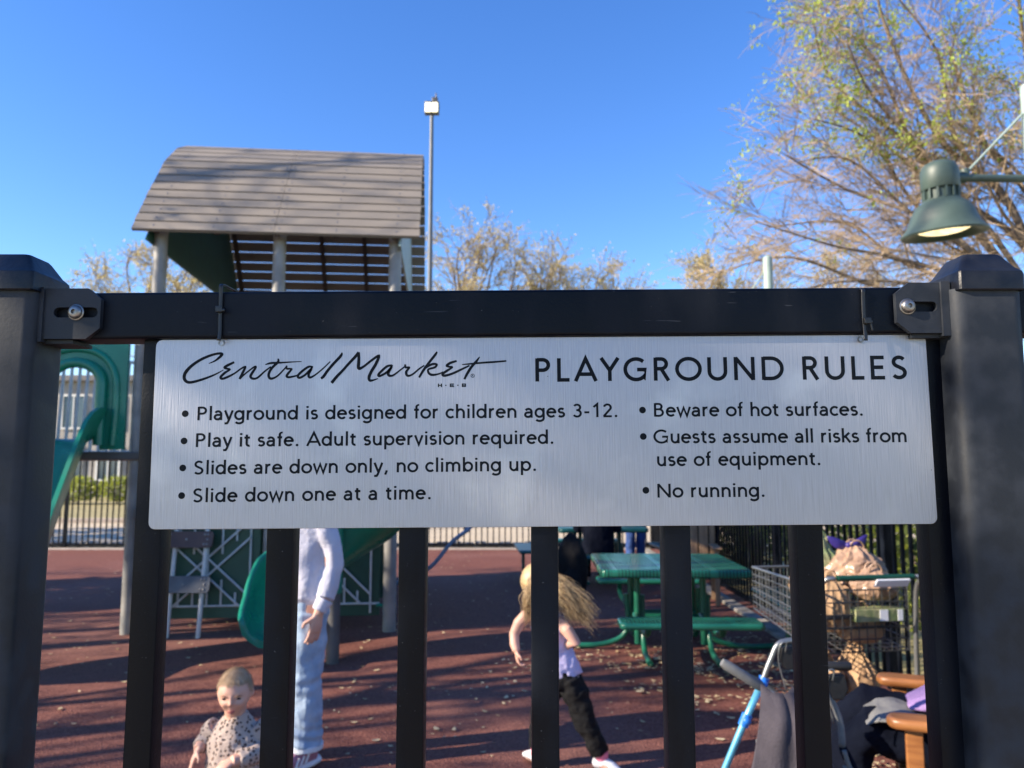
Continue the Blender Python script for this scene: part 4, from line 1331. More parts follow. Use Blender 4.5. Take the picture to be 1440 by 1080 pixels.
def lump_mesh(c, r, seed, amp, gather=0.0, freq=6.0, sub=4, folds=0.0):
    bm = bmesh.new()
    bmesh.ops.create_icosphere(bm, subdivisions=sub, radius=1.0)
    for v in bm.verts:
        p = v.co.copy()
        n = noise.noise(p * 1.6 + V((seed, 0, 0))) * amp + noise.noise(p * freq + V((0, seed, 0))) * amp * .35
        n += abs(noise.noise(p * 3.2 + V((seed, seed, 0)))) * amp * .7 - abs(noise.noise(p * 7.5 + V((seed, 0, seed)))) * amp * .45
        q = p * (1 + n)
        if gather and p.z > .35:
            k = (p.z - .35) / .65
            a = math.atan2(p.y, p.x)
            sh = (1 - gather * k) * (1 + .12 * k * math.sin(9 * a + seed))
            q.x *= sh; q.y *= sh; q.z *= 1 + .25 * k * k
        if folds:
            a = math.atan2(p.y, p.x)
            k = .35 + .65 * max(0, p.z)
            f = 1 - folds * k * (abs(math.sin(a * 6.5 + seed + 1.2 * noise.noise(p * 2))) ** .6 - .5) * (1 - abs(p.z) ** 4)
            q.x *= f; q.y *= f
        if q.z < -.8: q.z = -.8 + (q.z + .8) * .2
        v.co = V((c[0] + q.x * r[0], c[1] + q.y * r[1], c[2] + q.z * r[2]))
    return bm
def bag(name, c, r, seed, m, label, amp=.22, gather=.5, cat='bag', group='bags in the shopping cart', bow=False):
    rt = empty(name, (c[0], c[1], c[2] - r[2] * .8))
    tag(rt, label, cat, group)
    mb = MB(); mb.bm.free(); mb.bm = lump_mesh(c, r, seed, amp * .6, gather, 6.0, 5, .22)
    mb.build('bag_body', m, rt, smooth=35, world=True)
    mb = MB()
    zt_ = c[2] + r[2] * 1.02
    for s in (-1, 1):
        mb.tube([(c[0] - r[0] * .28, c[1] + s * .02, zt_ - .03), (c[0] - r[0] * .2, c[1] + s * .03, zt_ + .03), (c[0] + r[0] * .05, c[1] + s * .035, zt_ + .045), (c[0] + r[0] * .25, c[1] + s * .03, zt_ + .02), (c[0] + r[0] * .3, c[1] + s * .02, zt_ - .03)], .0055, 6)
    mb.build('handle_loops', m, rt, smooth=True, world=True)
    return rt
# the cart stands at (1.89, 4.74)
bag('grocery_bag', (1.98, 4.50, .69), (.13, .08, .10), 7.3, M['bag'], 'brown paper bag at the bottom of the cart basket behind its front wires', .14, .2)
bag('grocery_bag', (1.84, 4.86, .86), (.12, .13, .15), 3.8, M['bag'], 'tan paper bag in the middle of the cart basket beside its left wall', .14, .3)
bag('grocery_bag', (1.815, 4.50, .80), (.115, .10, .16), 1.7, M['bag'], 'round tan paper bag low at the left of the loaded shopping cart', .14, .3)
bag('grocery_bag', (2.07, 4.50, .915), (.135, .09, .085), 4.2, M['bagclear'], 'tan plastic bag lying across the right of the cart behind its handle', .22, .2)
bag('grocery_bag', (2.04, 4.66, .99), (.155, .13, .125), 8.8, M['bagclear'], 'crumpled pinkish tan plastic bag heaped on top of the cart', .30, .3)
b4 = bag('gift_bag', (1.90, 4.83, .98), (.12, .10, .17), 2.9, M['baggreen'], 'green and cream printed bag with violet ribbon bow at the top of the cart load', .2, .45)
mb = MB()
for s, hx, hz in ((-1, .125, .05), (1, .115, .06)):
    mb.loft(smooth_path([(2.0 + s * .01, 4.66, 1.135), (2.0 + s * hx * .5, 4.645, 1.14), (2.0 + s * hx, 4.65, 1.135 + hz)], 4), [(.018, .006), (.022, .008), (.026, .009), (.029, .008), (.030, .008), (.028, .007), (.022, .006), (.012, .004), (.003, .002)], n=10, ref=(0, 0, 1))
mb.sphere((2.0, 4.645, 1.133), (.022, .018, .018))
mb.build('ribbon_bow', M['bow'], b4, smooth=True, world=True)
bag('grocery_bag', (1.99, 4.96, .80), (.13, .13, .13), 5.5, M['baggreen'], 'printed green bag deep in the nose of the cart', .18, .3)
bx = empty('carton', (2.04, 4.455, .735), R(9))
tag(bx, 'flat green and white carton lying under the bags in the cart child seat', 'carton', 'bags in the shopping cart')
mb = MB(); mb.box((0, 0, .04), (.30, .13, .07)); mb.build('box', M['baggreen'], bx, bevel=.004)
for px_, pw in ((.02, .05), (.12, .03)):
    mb = MB(); mb.box((px_, -.066, .04), (pw, .002, .06)); mb.build('white_label', M['white'], bx)
for i, (c, r, sd, lab) in enumerate((((1.82, 4.68, .345), (.13, .15, .16), 3.3, 'dull tan bag on the left of the cart lower tray'),
                                     ((2.04, 4.72, .345), (.12, .15, .17), 9.1, 'dull tan bag on the right of the cart lower tray'))):
    bag('grocery_bag', c, r, sd, M['bag'], lab, .2, .4)

# ---------------------------------------------------------------- rollator walker
wk = empty('rollator_walker', (1.05, 2.88, 0))
tag(wk, 'folded light blue framed rollator walker with black hand grips beside the seated person', 'walker')
def tubeo(name, pts, r, m, parent, n=10, k=4):
    mb = MB(); mb.tube(pts, r, n, k)
    return mb.build(name, m, parent, smooth=True, world=True)
tubeo('front_leg', [(.9424, 3.0, .79), (.874, 3.0, .656), (.794, 3.0, .483), (.64, 2.99, .13)], .0135, M['aqua'], wk, k=1)
tubeo('front_leg', [(.955, 2.70, .79), (.89, 2.70, .656), (.81, 2.70, .483), (.66, 2.70, .13)], .0135, M['aqua'], wk, k=1)
tubeo('rear_leg', [(.95, 3.01, .74), (1.04, 3.01, .45), (1.14, 3.01, .13)], .0135, M['aqua'], wk, k=1)
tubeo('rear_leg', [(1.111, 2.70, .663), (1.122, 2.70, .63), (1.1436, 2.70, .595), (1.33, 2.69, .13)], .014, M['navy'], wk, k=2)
tubeo('handle_tube', [(.9424, 3.0, .79), (.962, 3.0, .84), (.9805, 3.0, .8805), (1.0, 3.0, .92), (1.023, 3.0, .938), (1.07, 3.0, .945)], .0115, M['chrome'], wk)
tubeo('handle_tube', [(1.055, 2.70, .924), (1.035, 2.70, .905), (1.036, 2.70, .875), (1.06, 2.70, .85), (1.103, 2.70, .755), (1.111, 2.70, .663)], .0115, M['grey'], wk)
for x0, x1, y, z in ((1.06, 1.17, 3.0, .945), (1.052, 1.15, 2.70, .925)):
    mb = MB(); mb.loft([(x0, y, z - .001), (x0 + .01, y, z), (x0 + .05, y, z), (x1 - .01, y, z), (x1, y, z)], [.013, .0165, .0145, .0165, .013], n=12)
    mb.build('hand_grip', M['rubberblack'], wk, smooth=50, world=True)
for x, y, z in ((1.045, 3.0, .885), (1.098, 2.70, .862)):
    mb = MB()
    mb.prism([(x - .030, y - .016, z + .035), (x + .025, y - .016, z + .04), (x + .036, y - .016, z - .01), (x + .018, y - .016, z - .045), (x - .018, y - .016, z - .045), (x - .034, y - .016, z - .01)], (0, .032, 0))
    mb.build('brake_hub', M['rubberblack'], wk, bevel=.006, world=True)
    tubeo('brake_cable', [(x - .02, y - .020, z + .02), (x - .015, y - .024, z + .055), (x - .035, y - .022, z + .05), (x - .045, y - .018, z - .01), (x - .02, y - .018, z - .12)], .0026, M['chrome'], wk, 6)
for z, x, y in ((.79, .9424, 3.0), (.656, .874, 3.0), (.79, .955, 2.70)):
    mb = MB(); mb.cyl((x - .010, y, z - .022), (x + .009, y, z + .020), .0195, n=12); mb.sphere((x, y - .018, z), (.016, .012, .016), 10, 6)
    mb.build('clamp', M['blue'], wk, smooth=40, world=True)
mb = MB(); mb.loft([(.785, 2.97, .872), (.80, 2.97, .862), (.925, 2.975, .785), (.937, 2.975, .776)], [.014, .019, .019, .013], n=14)
mb.build('back_strap', M['grey'], wk, smooth=50, world=True)
mb = MB(); mb.bx(.90, 1.09, 2.72, 2.98, .575, .60)
mb.build('seat', M['grey'], wk, bevel=.012, world=True)
for x, y in ((.64, 2.99), (.66, 2.70), (1.14, 3.01), (1.33, 2.69)):
    mb = MB(); mb.lathe([(.03, -.014), (.082, -.012), (.085, 0), (.082, .012), (.03, .014)], (x, y - .022, .085), 22, (0, 1, 0))
    wl = mb.build('wheel', M['rubberblack'], wk, smooth=40, world=True)
    mb = MB(); mb.box((x, y, .13), (.03, .012, .10)); mb.build('fork', M['grey'], wl, world=True, bevel=.004)
tubeo('strap', [(1.105, 2.675, .66), (1.118, 2.67, .61), (1.138, 2.665, .58), (1.142, 2.665, .54), (1.13, 2.665, .52), (1.112, 2.67, .56), (1.105, 2.675, .61)], .008, M['blanket'], wk)

# coat draped over the walker
ctm = MB()
nu, nv = 40, 26
rows = []
for j in range(nv + 1):
    t = j / nv
    row = []
    for i in range(nu + 1):
        s = i / nu
        z = .875 - .44 * t - .02 * math.sin(3 * s + 1) - .045 * s * (1 - t)
        x0 = .852 - .13 * t; x1 = .95 + .10 * min(1.2, t / .65) ** .6
        x = x0 + (x1 - x0) * s
        fold = .017 * math.sin(s * 15 + 1.5 * t) * (.25 + .75 * t) + .03 * noise.noise(V((s * 4, t * 3, 1)))
        y = 2.655 - .05 * t - .045 * math.sin(PI * s) + fold + (.06 * (1 - t) ** 6)
        row.append(ctm.bm.verts.new((x, y, z)))
    rows.append(row)
for a, b in zip(rows[:-1], rows[1:]):
    for i in range(nu):
        ctm.bm.faces.new((a[i], a[i + 1], b[i + 1], b[i]))
co = ctm.build('draped_coat', M['coat'], None, smooth=True)
so_ = co.modifiers.new('solid', 'SOLIDIFY'); so_.thickness = .012; so_.offset = 1
tag(co, 'dark plum grey fleece coat hanging over the blue walker frame', 'coat')

# ---------------------------------------------------------------- wooden armchair at right
bn = empty('wooden_armchair', (1.775, 3.22, 0), R(-22))
tag(bn, 'varnished oak armchair with wide rounded armrests under the seated person at lower right', 'chair')
for s in (-1, 1):
    y = s * .31
    mb = MB()
    q = [(-.255, y - .03), (-.262, y), (-.255, y + .03), (-.235, y + .05), (-.19, y + .058), (.36, y + .042), (.36, y - .042), (-.19, y - .058), (-.235, y - .05)]
    mb.prism([(a, b, .625) for a, b in q], (0, 0, .042))
    mb.build('armrest', M['wood'], bn, bevel=.016, seg=3)
    for x, z in ((-.17, .624), (.30, .624)):
        mb = MB(); mb.bx(x - .03, x + .03, y - .024, y + .024, 0, z)
        mb.build('leg', M['wood'], bn, bevel=.006)
    mb = MB(); mb.bx(-.139, .269, y - .018, y + .018, .29, .37)
    mb.build('side_rail', M['wood'], bn, bevel=.004)
mb = MB()
for i in range(5): mb.bx(-.21 + i * .10, -.122 + i * .10, -.285, .285, .375, .398)
mb.build('seat', M['wood'], bn, bevel=.005)
mb = MB()
for i in range(6): mb.box((.37, -.24 + i * .096, .72), (.02, .075, .68), rot=Matrix.Rotation(R(14), 4, 'Y'))
mb.box((.455, 0, 1.045), (.03, .6, .05), rot=Matrix.Rotation(R(14), 4, 'Y'))
mb.build('backrest', M['wood'], bn, bevel=.005)

# backpack on the far bench
bp = empty('backpack', (.70, 9.35, 0))
tag(bp, 'black backpack standing on the ground before the far picnic table', 'backpack')
mb = MB(); mb.bm.free(); mb.bm = lump_mesh((.70, 9.35, .36), (.20, .15, .42), 3.7, .1, .0)
mb.build('bag_body', M['leggings'], bp, smooth=True, world=True)
mb = MB(); mb.bm.free(); mb.bm = lump_mesh((.70, 9.22, .24), (.12, .06, .15), 5.1, .1, .1)
mb.build('front_pocket', M['leggings'], bp, smooth=True, world=True)
mb = MB(); mb.tube([(.66, 9.35, .68), (.67, 9.35, .76), (.73, 9.35, .76), (.74, 9.35, .68)], .012, 8)
mb.build('handle', M['rubberblack'], bp, smooth=True, world=True)

# ---------------------------------------------------------------- people
def head_mesh(c, hgt, yaw=0.0, pitch=0.0, child=0.0, sub=5):
    """sculpted head: face toward -Y, total height hgt, centre c (mid height); returns a bmesh and its matrix"""
    bm = bmesh.new()
    bmesh.ops.create_icosphere(bm, subdivisions=sub, radius=1.0)
    wv = .395 - .025 * child
    for v in bm.verts:
        p = v.co.normalized()
        x, y, z = p
        q = V((x * wv, y * .47, z * .5))
        # skull: fuller at the back, tapering jaw
        if y > 0: q.y *= 1.06
        if z < 0:
            k = -z
            q.x *= 1 - .30 * k ** 1.5
            if y > 0: q.y *= 1 - .55 * k
            q.y -= .045 * k
        if y < -.2: q.y *= .94
        def g(px, pz, s, side=True):
            if y > -.1: return 0
            return math.exp(-(((q.x - px) / s) ** 2 + ((q.z - pz) / s) ** 2))
        d = 0
        d += .075 * math.exp(-((q.x / .045) ** 2 + ((q.z + .085) / .045) ** 2)) * (y < 0)      # nose tip
        d += .035 * math.exp(-((q.x / .035) ** 2 + ((q.z - .0) / .08) ** 2)) * (y < 0)        # bridge
        for s in (-1, 1):
            d -= .05 * g(s * .155, .0, .065)                                                 # eye sockets
            d += (.03 + .02 * child) * g(s * .20, -.14, .09)                                   # cheeks
            d += .018 * g(s * .15, .095, .07)                                                 # brow
        d += .03 * g(0, -.255, .055)                                                          # lips
        d -= .015 * g(0, -.315, .03)
        d += .035 * g(0, -.39, .07)                                                           # chin
        q.y -= d
        v.co = q * hgt
    m = Matrix.Translation(V(c)) @ Matrix.Rotation(yaw, 4, 'Z') @ Matrix.Rotation(pitch, 4, 'X')
    # ears
    for s in (-1, 1):
        e = bmesh.ops.create_uvsphere(bm, u_segments=12, v_segments=8, radius=1,
            matrix=Matrix.Translation((s * (wv + .0) * hgt, .03 * hgt, -.04 * hgt)) @ Matrix.Rotation(s * R(-20), 4, 'Z') @ Matrix.Diagonal((.03 * hgt, .075 * hgt, .115 * hgt, 1)))
    bm.transform(m)
    return bm, m

def add_bm(mb, bm):
    me = bpy.data.meshes.new('t'); bm.to_mesh(me); bm.free()
    mb.bm.from_mesh(me); bpy.data.meshes.remove(me)

def face_parts(root, m, hgt, child=0.0, hair=None):
    def mk(name, fn, mt, smooth=True):
        mb = MB(); fn(mb); mb.bm.transform(m); mb.build(name, mt, root, smooth=smooth)
    for s in (-1, 1):
        mk('eye', lambda b: b.sphere((s * .155 * hgt, -.382 * hgt, -.0 * hgt), (.05 * hgt, .02 * hgt, .024 * hgt), 14, 8), M['eye'])
        mk('eyebrow', lambda b: b.loft([(s * .09 * hgt, -.448 * hgt, .068 * hgt), (s * .16 * hgt, -.436 * hgt, .09 * hgt), (s * .235 * hgt, -.385 * hgt, .07 * hgt)], [(.010 * hgt, .008 * hgt), (.013 * hgt, .008 * hgt), (.005 * hgt, .006 * hgt)], n=8), M['brow'])
    mk('mouth', lambda b: (b.loft(smooth_path([(-.085 * hgt, -.43 * hgt, -.262 * hgt), (0, -.468 * hgt, -.25 * hgt), (.085 * hgt, -.43 * hgt, -.262 * hgt)], 4), [(.004 * hgt, .006 * hgt)] + [(.017 * hgt, .014 * hgt)] * 7 + [(.004 * hgt, .006 * hgt)], n=8),
                           b.loft(smooth_path([(-.07 * hgt, -.428 * hgt, -.285 * hgt), (0, -.46 * hgt, -.295 * hgt), (.07 * hgt, -.428 * hgt, -.285 * hgt)], 4), [(.004 * hgt, .006 * hgt)] + [(.018 * hgt, .014 * hgt)] * 7 + [(.004 * hgt, .006 * hgt)], n=8)), M['lip'])

def hand(mb, wrist, direction, palm_n, length, curl=.5, thumb_side=1, spread=.25):
    """palm and five separate fingers added to mb; direction points from the wrist to the finger tips"""
    d = V(direction).normalized(); nrm = V(palm_n); nrm = (nrm - d * nrm.dot(d)).normalized()
    s = d.cross(nrm) * thumb_side
    w0 = V(wrist)
    pl = length * .52
    mb.loft([w0 - d * pl * .25, w0 + d * pl * .15, w0 + d * pl * .6, w0 + d * pl], [(length * .15, length * .10), (length * .19, length * .11), (length * .235, length * .105), (length * .225, length * .075)], n=12, ref=tuple(s))
    lens = (.42, .48, .45, .35)
    for i in range(4):
        off = (-.165 + .11 * i) * -1
        base = w0 + d * pl * .94 + s * (off * length)
        fd = (d + s * (off * spread * 1.6)).normalized()
        L = length * lens[i]
        pts = [base - d * length * .08, base]
        a = 0; p = base.copy()
        for k, fr in enumerate((.42, .32, .26)):
            a += curl * (.5 + .35 * k)
            p = p + (fd * math.cos(a) + nrm * math.sin(a)) * (L * fr)
            pts.append(p.copy())
        r = length * .052
        mb.loft(pts, [r, r * 1.05, r * .98, r * .88, r * .62], n=8, ref=tuple(s))
    b = w0 + d * pl * .22 + s * (length * .16)
    td = (d * .65 + s * .75 + nrm * .35).normalized()
    mb.loft([b - td * length * .06, b + td * length * .14, b + td * length * .27 + nrm * length * .02, b + (td * .8 + d * .35).normalized() * length * .40 + nrm * length * .04],
            [length * .075, length * .068, length * .058, length * .04], n=8)

# ---- toddler -------------------------------------------------------------
TX, TY = -1.035, 3.0
td = empty('person', (TX, TY, 0), R(8))
tag(td, 'toddler with short hair in a leopard print top and black trousers facing the fence', 'person')
HC = (0, -.03, .768)
ARM1 = [(-.066, .0, .632), (-.092, .012, .607), (-.104, .012, .585), (-.115, -.012, .575), (-.122, -.035, .566)]
ARM2 = [(.066, 0, .632), (.098, .0, .585), (.106, -.02, .55), (.062, -.085, .548), (.015, -.118, .548)]
def toddler_body():
    mb = MB()
    bm, m = head_mesh(HC, .164, R(0), R(10), 1.0)
    add_bm(mb, bm)
    mb.loft([(0, .0, .62), (-.002, -.006, .68), (0, -.015, .72)], [(.05, .045), (.037, .036), (.042, .046)], n=14, ref=(1, 0, 0))
    mb.loft([(0, 0, .38), (0, -.005, .45), (0, -.012, .51), (0, -.005, .57), (0, 0, .63), (0, 0, .67)], [(.085, .075), (.09, .082), (.088, .085), (.086, .07), (.072, .052), (.04, .04)], n=18, ref=(1, 0, 0))
    for s in (-1, 1):
        mb.loft([(s * .047, 0, .41), (s * .052, -.01, .29), (s * .055, -.012, .22), (s * .056, .005, .13), (s * .056, .008, .05)], [.055, .05, .043, .041, .032], n=12)
        mb.loft([(s * .056, .03, .03), (s * .056, -.02, .03), (s * .06, -.08, .022), (s * .062, -.1, .018)], [(.032, .03), (.034, .032), (.034, .02), (.02, .012)], n=10, ref=(1, 0, 0))
    mb.loft(ARM1, [.034, .032, .029, .025, .0205], n=12)
    hand(mb, ARM1[-1], (-.33, -.35, -.85), (.5, .1, -.4), .094, .30, 1)
    mb.loft(ARM2, [.034, .032, .03, .026, .0205], n=12)
    hand(mb, ARM2[-1], (-.78, -.40, -.42), (-.1, .35, -.95), .094, .45, -1)
    return remesh(mb, .0034, 2, .4), m
me, HM = toddler_body()
part('body', me, M['skin'], td)
face_parts(td, HM, .164, 1.0)
mb = MB()
mb.loft([(0, 0, .455), (0, -.004, .48), (0, -.014, .53), (0, -.006, .585), (0, 0, .632), (0, -.003, .663), (-.003, -.006, .680)], [(.104, .095), (.104, .096), (.098, .095), (.094, .08), (.078, .062), (.052, .05), (.043, .042)], n=22, ref=(1, 0, 0))
a1 = [V(q) for q in ARM1]
mb.loft(ARM1[:4] + [tuple(a1[3].lerp(a1[4], .3))], [.040, .040, .038, .033, .030], n=14)
a2 = [V(q) for q in ARM2]
mb.loft(ARM2[:4] + [tuple(a2[3].lerp(a2[4], .62))], [.040, .041, .039, .034, .030], n=14)
me = remesh(mb, .0042, 3)
wrinkle(me, .005, 20, 2, (1, 1, .7)); wrinkle(me, .0025, 45, 3)
part('shirt', me, M['leopard'], td)
mb = MB()
mb.loft([(0, 0, .49), (0, 0, .42), (0, 0, .36)], [(.094, .086), (.102, .092), (.098, .085)], n=18, ref=(1, 0, 0))
for s in (-1, 1):
    mb.loft([(s * .05, 0, .40), (s * .055, -.01, .28), (s * .058, -.005, .15), (s * .058, .005, .06)], [.06, .055, .052, .045], n=14)
me = remesh(mb, .006, 3); wrinkle(me, .005, 14, 5)
part('trousers', me, M['leggings'], td)
# close-cropped hair cap
bm = bmesh.new()
bmesh.ops.create_icosphere(bm, subdivisions=5, radius=1)
kill = []
for v in bm.verts:
    x, y, z = v.co.normalized()
    az = math.atan2(abs(x), -y)            # 0 = face, pi = back
    if az < 1.15: line = .60 - .10 * (az / 1.15) ** 4
    elif az < 1.45: line = .50 - .55 * (az - 1.15) / .30
    elif az < 1.85: line = -.05 + .12 * (1 - abs(az - 1.65) / .2)
    else: line = -.05 - .38 * min(1, (az - 1.85) / .5)
    line += .02 * noise.noise(V((x * 12, y * 12, 0)))
    q = V((x * .372, y * .47 * (1.06 if y > 0 else .955), z * .5))
    if z < 0:
        k = -z
        q.x *= 1 - .30 * k ** 1.5
        if y > 0: q.y *= 1 - .55 * k
        q.y -= .045 * k
    e = max(0, min(1, (z - line) / .14))
    q *= .992 + .026 * e + .004 * noise.noise(v.co * 14)
    v.co = q * .164
    if z < line - .02: kill.append(v)
bmesh.ops.delete(bm, geom=kill, context='VERTS')
bm.transform(HM)
mb = MB(); mb.bm.free(); mb.bm = bm
hr0 = random.Random(3)
mb.bm.verts.ensure_lookup_table()
vs_ = [(v.co.copy(), v.normal.copy()) for v in mb.bm.verts]
mb.bm.normal_update()
hc0 = HM @ V((0, 0, 0))
for i in range(5200):
    p, _n = vs_[hr0.randrange(len(vs_))]
    nn = (p - hc0).normalized()
    crown = HM @ V((0, .05, .086))
    tang = (p - crown); tang = (tang - nn * tang.dot(nn))
    if tang.length < 1e-5: continue
    tang.normalize()
    tang = (tang + V((hr0.gauss(0, .3), hr0.gauss(0, .3), hr0.gauss(0, .3)))).normalized()
    L_ = hr0.uniform(.007, .015)
    s_ = tang.cross(nn).normalized() * .0006
    a_ = p + nn * -.0006; b_ = p + tang * L_ * .6 + nn * .0022; c_ = p + tang * L_ + nn * .0016
    mb.bm.faces.new([mb.bm.verts.new(q) for q in (a_ - s_, a_ + s_, b_ + s_ * .8, b_ - s_ * .8)])
    mb.bm.faces.new([mb.bm.verts.new(q) for q in (b_ - s_ * .8, b_ + s_ * .8, c_)])
mb.build('hair', M['hairshort'], td, smooth=True, normals=False)
# shoes
for s in (-1, 1):
    mb = MB(); mb.loft([(s * .056, .045, .03), (s * .056, -.02, .034), (s * .06, -.08, .028), (s * .062, -.11, .02)], [(.036, .03), (.04, .034), (.04, .026), (.024, .016)], n=12, ref=(1, 0, 0))
    part('shoe', remesh(mb, .006, 2), M['leggings'], td)

# ---- woman ----------------------------------------------------------------
WX, WY = -1.165, 4.36
wo = empty('person', (WX, WY, 0), R(-38))
tag(wo, 'adult in pale lilac sweatshirt, light blue jeans and pink laced trainers standing behind the toddler', 'person')
mb = MB()
WHC = (0, -.04, 1.545)
bm, WM = head_mesh(WHC, .225, R(-10), R(14), 0.0)
add_bm(mb, bm)
mb.loft([(0, .02, 1.34), (0, .0, 1.42), (0, -.02, 1.49)], [(.07, .06), (.052, .054), (.056, .06)], n=16, ref=(1, 0, 0))
mb.loft([(0, .01, .80), (0, .0, .90), (0, .0, 1.02), (0, .0, 1.15), (0, .0, 1.28), (0, .01, 1.36), (0, .01, 1.40)], [(.15, .11), (.16, .11), (.13, .095), (.145, .11), (.165, .105), (.13, .08), (.07, .06)], n=22, ref=(1, 0, 0))
for s, fy in ((-1, .03), (1, -.03)):
    mb.loft([(s * .085, 0, .86), (s * .088, fy * .4, .66), (s * .086, fy * .7, .48), (s * .085, fy + .02, .30), (s * .085, fy + .02, .09)], [.088, .078, .058, .052, .036], n=14)
    mb.loft([(s * .085, fy + .05, .05), (s * .086, fy - .03, .06), (s * .092, fy - .12, .035), (s * .094, fy - .17, .022)], [(.036, .04), (.038, .045), (.042, .026), (.03, .014)], n=12, ref=(1, 0, 0))
AR = [(.155, .01, 1.33), (.192, .03, 1.18), (.212, .035, 1.05), (.213, .0, .93), (.205, -.045, .815)]
mb.loft(AR, [.052, .047, .04, .036, .026], n=14)
hand(mb, (.205, -.045, .815), (-.10, -.14, -1), (-.95, .05, .1), .175, .28, -1)
AL = [(-.155, .01, 1.33), (-.19, .02, 1.18), (-.195, .03, 1.05), (-.185, .0, .93), (-.165, -.045, .815)]
mb.loft(AL, [.052, .047, .04, .035, .026], n=14)
hand(mb, (-.165, -.045, .815), (.05, -.14, -1), (.95, .05, .1), .17, .3, 1)
part('body', remesh(mb, .0052, 3), M['skin'], wo)
face_parts(wo, WM, .225)
# hair: shoulder length
mb = MB(); mb.bm.free()
bm = bmesh.new(); bmesh.ops.create_icosphere(bm, subdivisions=4, radius=1)
for v in bm.verts:
    x, y, z = v.co
    q = V((x * .44, y * .50 + .03, z * .53 + .02))
    if y < -.15 and z < .45: q.y = -.15 * .5 + .03 + (q.y - .0) * .12
    if z < 0 and y > -.3: q.z *= 1.75; q.x *= .98
    v.co = q * .225 * (1 + .03 * noise.noise(V((x * 9, y * 9, z * 2))))
bm.transform(WM); mb.bm = bm
mb.build('hair', M['hairbrown'], wo, smooth=True)
mb = MB()
mb.loft([(0, .0, .855), (0, .0, .89), (0, .0, 1.0), (0, .0, 1.15), (0, .0, 1.28), (0, .01, 1.37), (0, .01, 1.41)], [(.172, .128), (.19, .15), (.185, .15), (.185, .15), (.185, .125), (.14, .095), (.068, .065)], n=24, ref=(1, 0, 0))
mb.loft(AR[:1] + [(.195, .032, 1.18), (.216, .04, 1.06), (.219, .012, .96), (.219, -.012, .895)], [.062, .058, .055, .056, .050], n=16)
mb.loft(AL[:1] + [(-.195, .022, 1.18), (-.20, .03, 1.06), (-.195, .01, .96), (-.18, -.012, .895)], [.07, .07, .068, .072, .058], n=16)
me = remesh(mb, .0075, 4); wrinkle(me, .017, 8, 3, (1, 1, .6)); wrinkle(me, .003, 24, 4, (1, 1, .7))
part('sweatshirt', me, M['sweater'], wo)
mb = MB()
mb.loft([(.221, -.014, .892), (.214, -.03, .862), (.208, -.042, .835)], [.046, .042, .040], n=16)
part('cuff', remesh(mb, .005, 2), M['sweater'], wo)
mb = MB()
mb.loft([(0, .0, .93), (0, .005, .87), (0, .01, .78), (0, .01, .74)], [(.158, .122), (.172, .132), (.172, .13), (.16, .115)], n=22, ref=(1, 0, 0))
for s, fy in ((-1, .03), (1, -.03)):
    mb.loft([(s * .083, .0, .80), (s * .092, fy * .4, .66), (s * .092, fy * .7, .48), (s * .092, fy + .012, .30), (s * .09, fy + .018, .12)], [(.092, .105), (.088, .1), (.078, .085), (.078, .084), (.084, .092)], n=18, ref=(1, 0, 0))
me = remesh(mb, .0065, 4); wrinkle(me, .012, 10, 8, (1, 1, .8)); wrinkle(me, .0045, 22, 4, (1, 1, .55))
for v in me.vertices:
    z = v.co.z
    a_ = math.atan2(v.co.y, v.co.x - (.09 if v.co.x > 0 else -.09))
    k = math.exp(-((z - .17) / .07) ** 2) + .7 * math.exp(-((z - .47) / .09) ** 2) + .6 * math.exp(-((z - .80) / .05) ** 2)
    r_ = V((v.co.x - (.09 if v.co.x > 0 else -.09), v.co.y, 0)).normalized()
    v.co += r_ * (.0045 * k * math.sin(z * 105 + 2.2 * math.sin(a_ + z * 6)))
part('jeans', me, M['denim'], wo)
for s, fy in ((-1, .03), (1, -.03)):
    mb = MB()
    mb.loft([(s * .09, fy + .018, .130), (s * .09, fy + .018, .100)], [(.086, .094), (.087, .095)], n=24, ref=(1, 0, 0))
    part('frayed_hem', remesh(mb, .004, 1), M['denimhem'], wo)
    mb = MB()
    mb.loft([(s * .085, fy + .075, .06), (s * .086, fy + .02, .075), (s * .088, fy - .05, .07), (s * .093, fy - .13, .052), (s * .095, fy - .185, .040), (s * .095, fy - .20, .035)], [(.038, .045), (.044, .052), (.046, .048), (.048, .032), (.034, .02), (.015, .012)], n=16, ref=(1, 0, 0))
    sh = part('shoe', remesh(mb, .0045, 3), M['shoe'], wo)
    mb = MB()
    mb.loft([(s * .085, fy + .105, .030), (s * .086, fy + .05, .024), (s * .088, fy - .05, .020), (s * .094, fy - .14, .020), (s * .096, fy - .205, .026)], [(.034, .022), (.047, .024), (.047, .020), (.050, .020), (.026, .014)], n=16, ref=(1, 0, 0))
    mb2 = part('sole', remesh(mb, .004, 2), M['sole'], sh)
    mb = MB()
    for k in range(5):
        y = fy - .03 - k * .026; z = .122 - k * .0125
        mb.tube([(s * .09 - .034, y, z - .016), (s * .09, y - .01, z + .002), (s * .09 + .034, y, z - .016)], .0075, 8)
    for dx in (-.03, .03):
        mb.tube([(s * .09, fy - .03, .122), (s * .09 + dx * .6, fy - .03, .150), (s * .09 + dx * 1.4, fy - .05, .135), (s * .09 + dx * .5, fy - .045, .118)], .0055, 8)
    mb.build('laces', M['lace'], sh, smooth=True)
    mb = MB()
    for sd in (-1, 1):
        for k in range(3):
            y = fy - .005 - k * .032
            xo = s * .088 + sd * (.0475 + .0012 * k)
            mb.box((xo, y, .066 - k * .004), (.004, .014, .052), rot=Matrix.Rotation(R(-28), 4, 'X'))
    mb.build('side_stripes', M['sole'], sh, bevel=.0015)

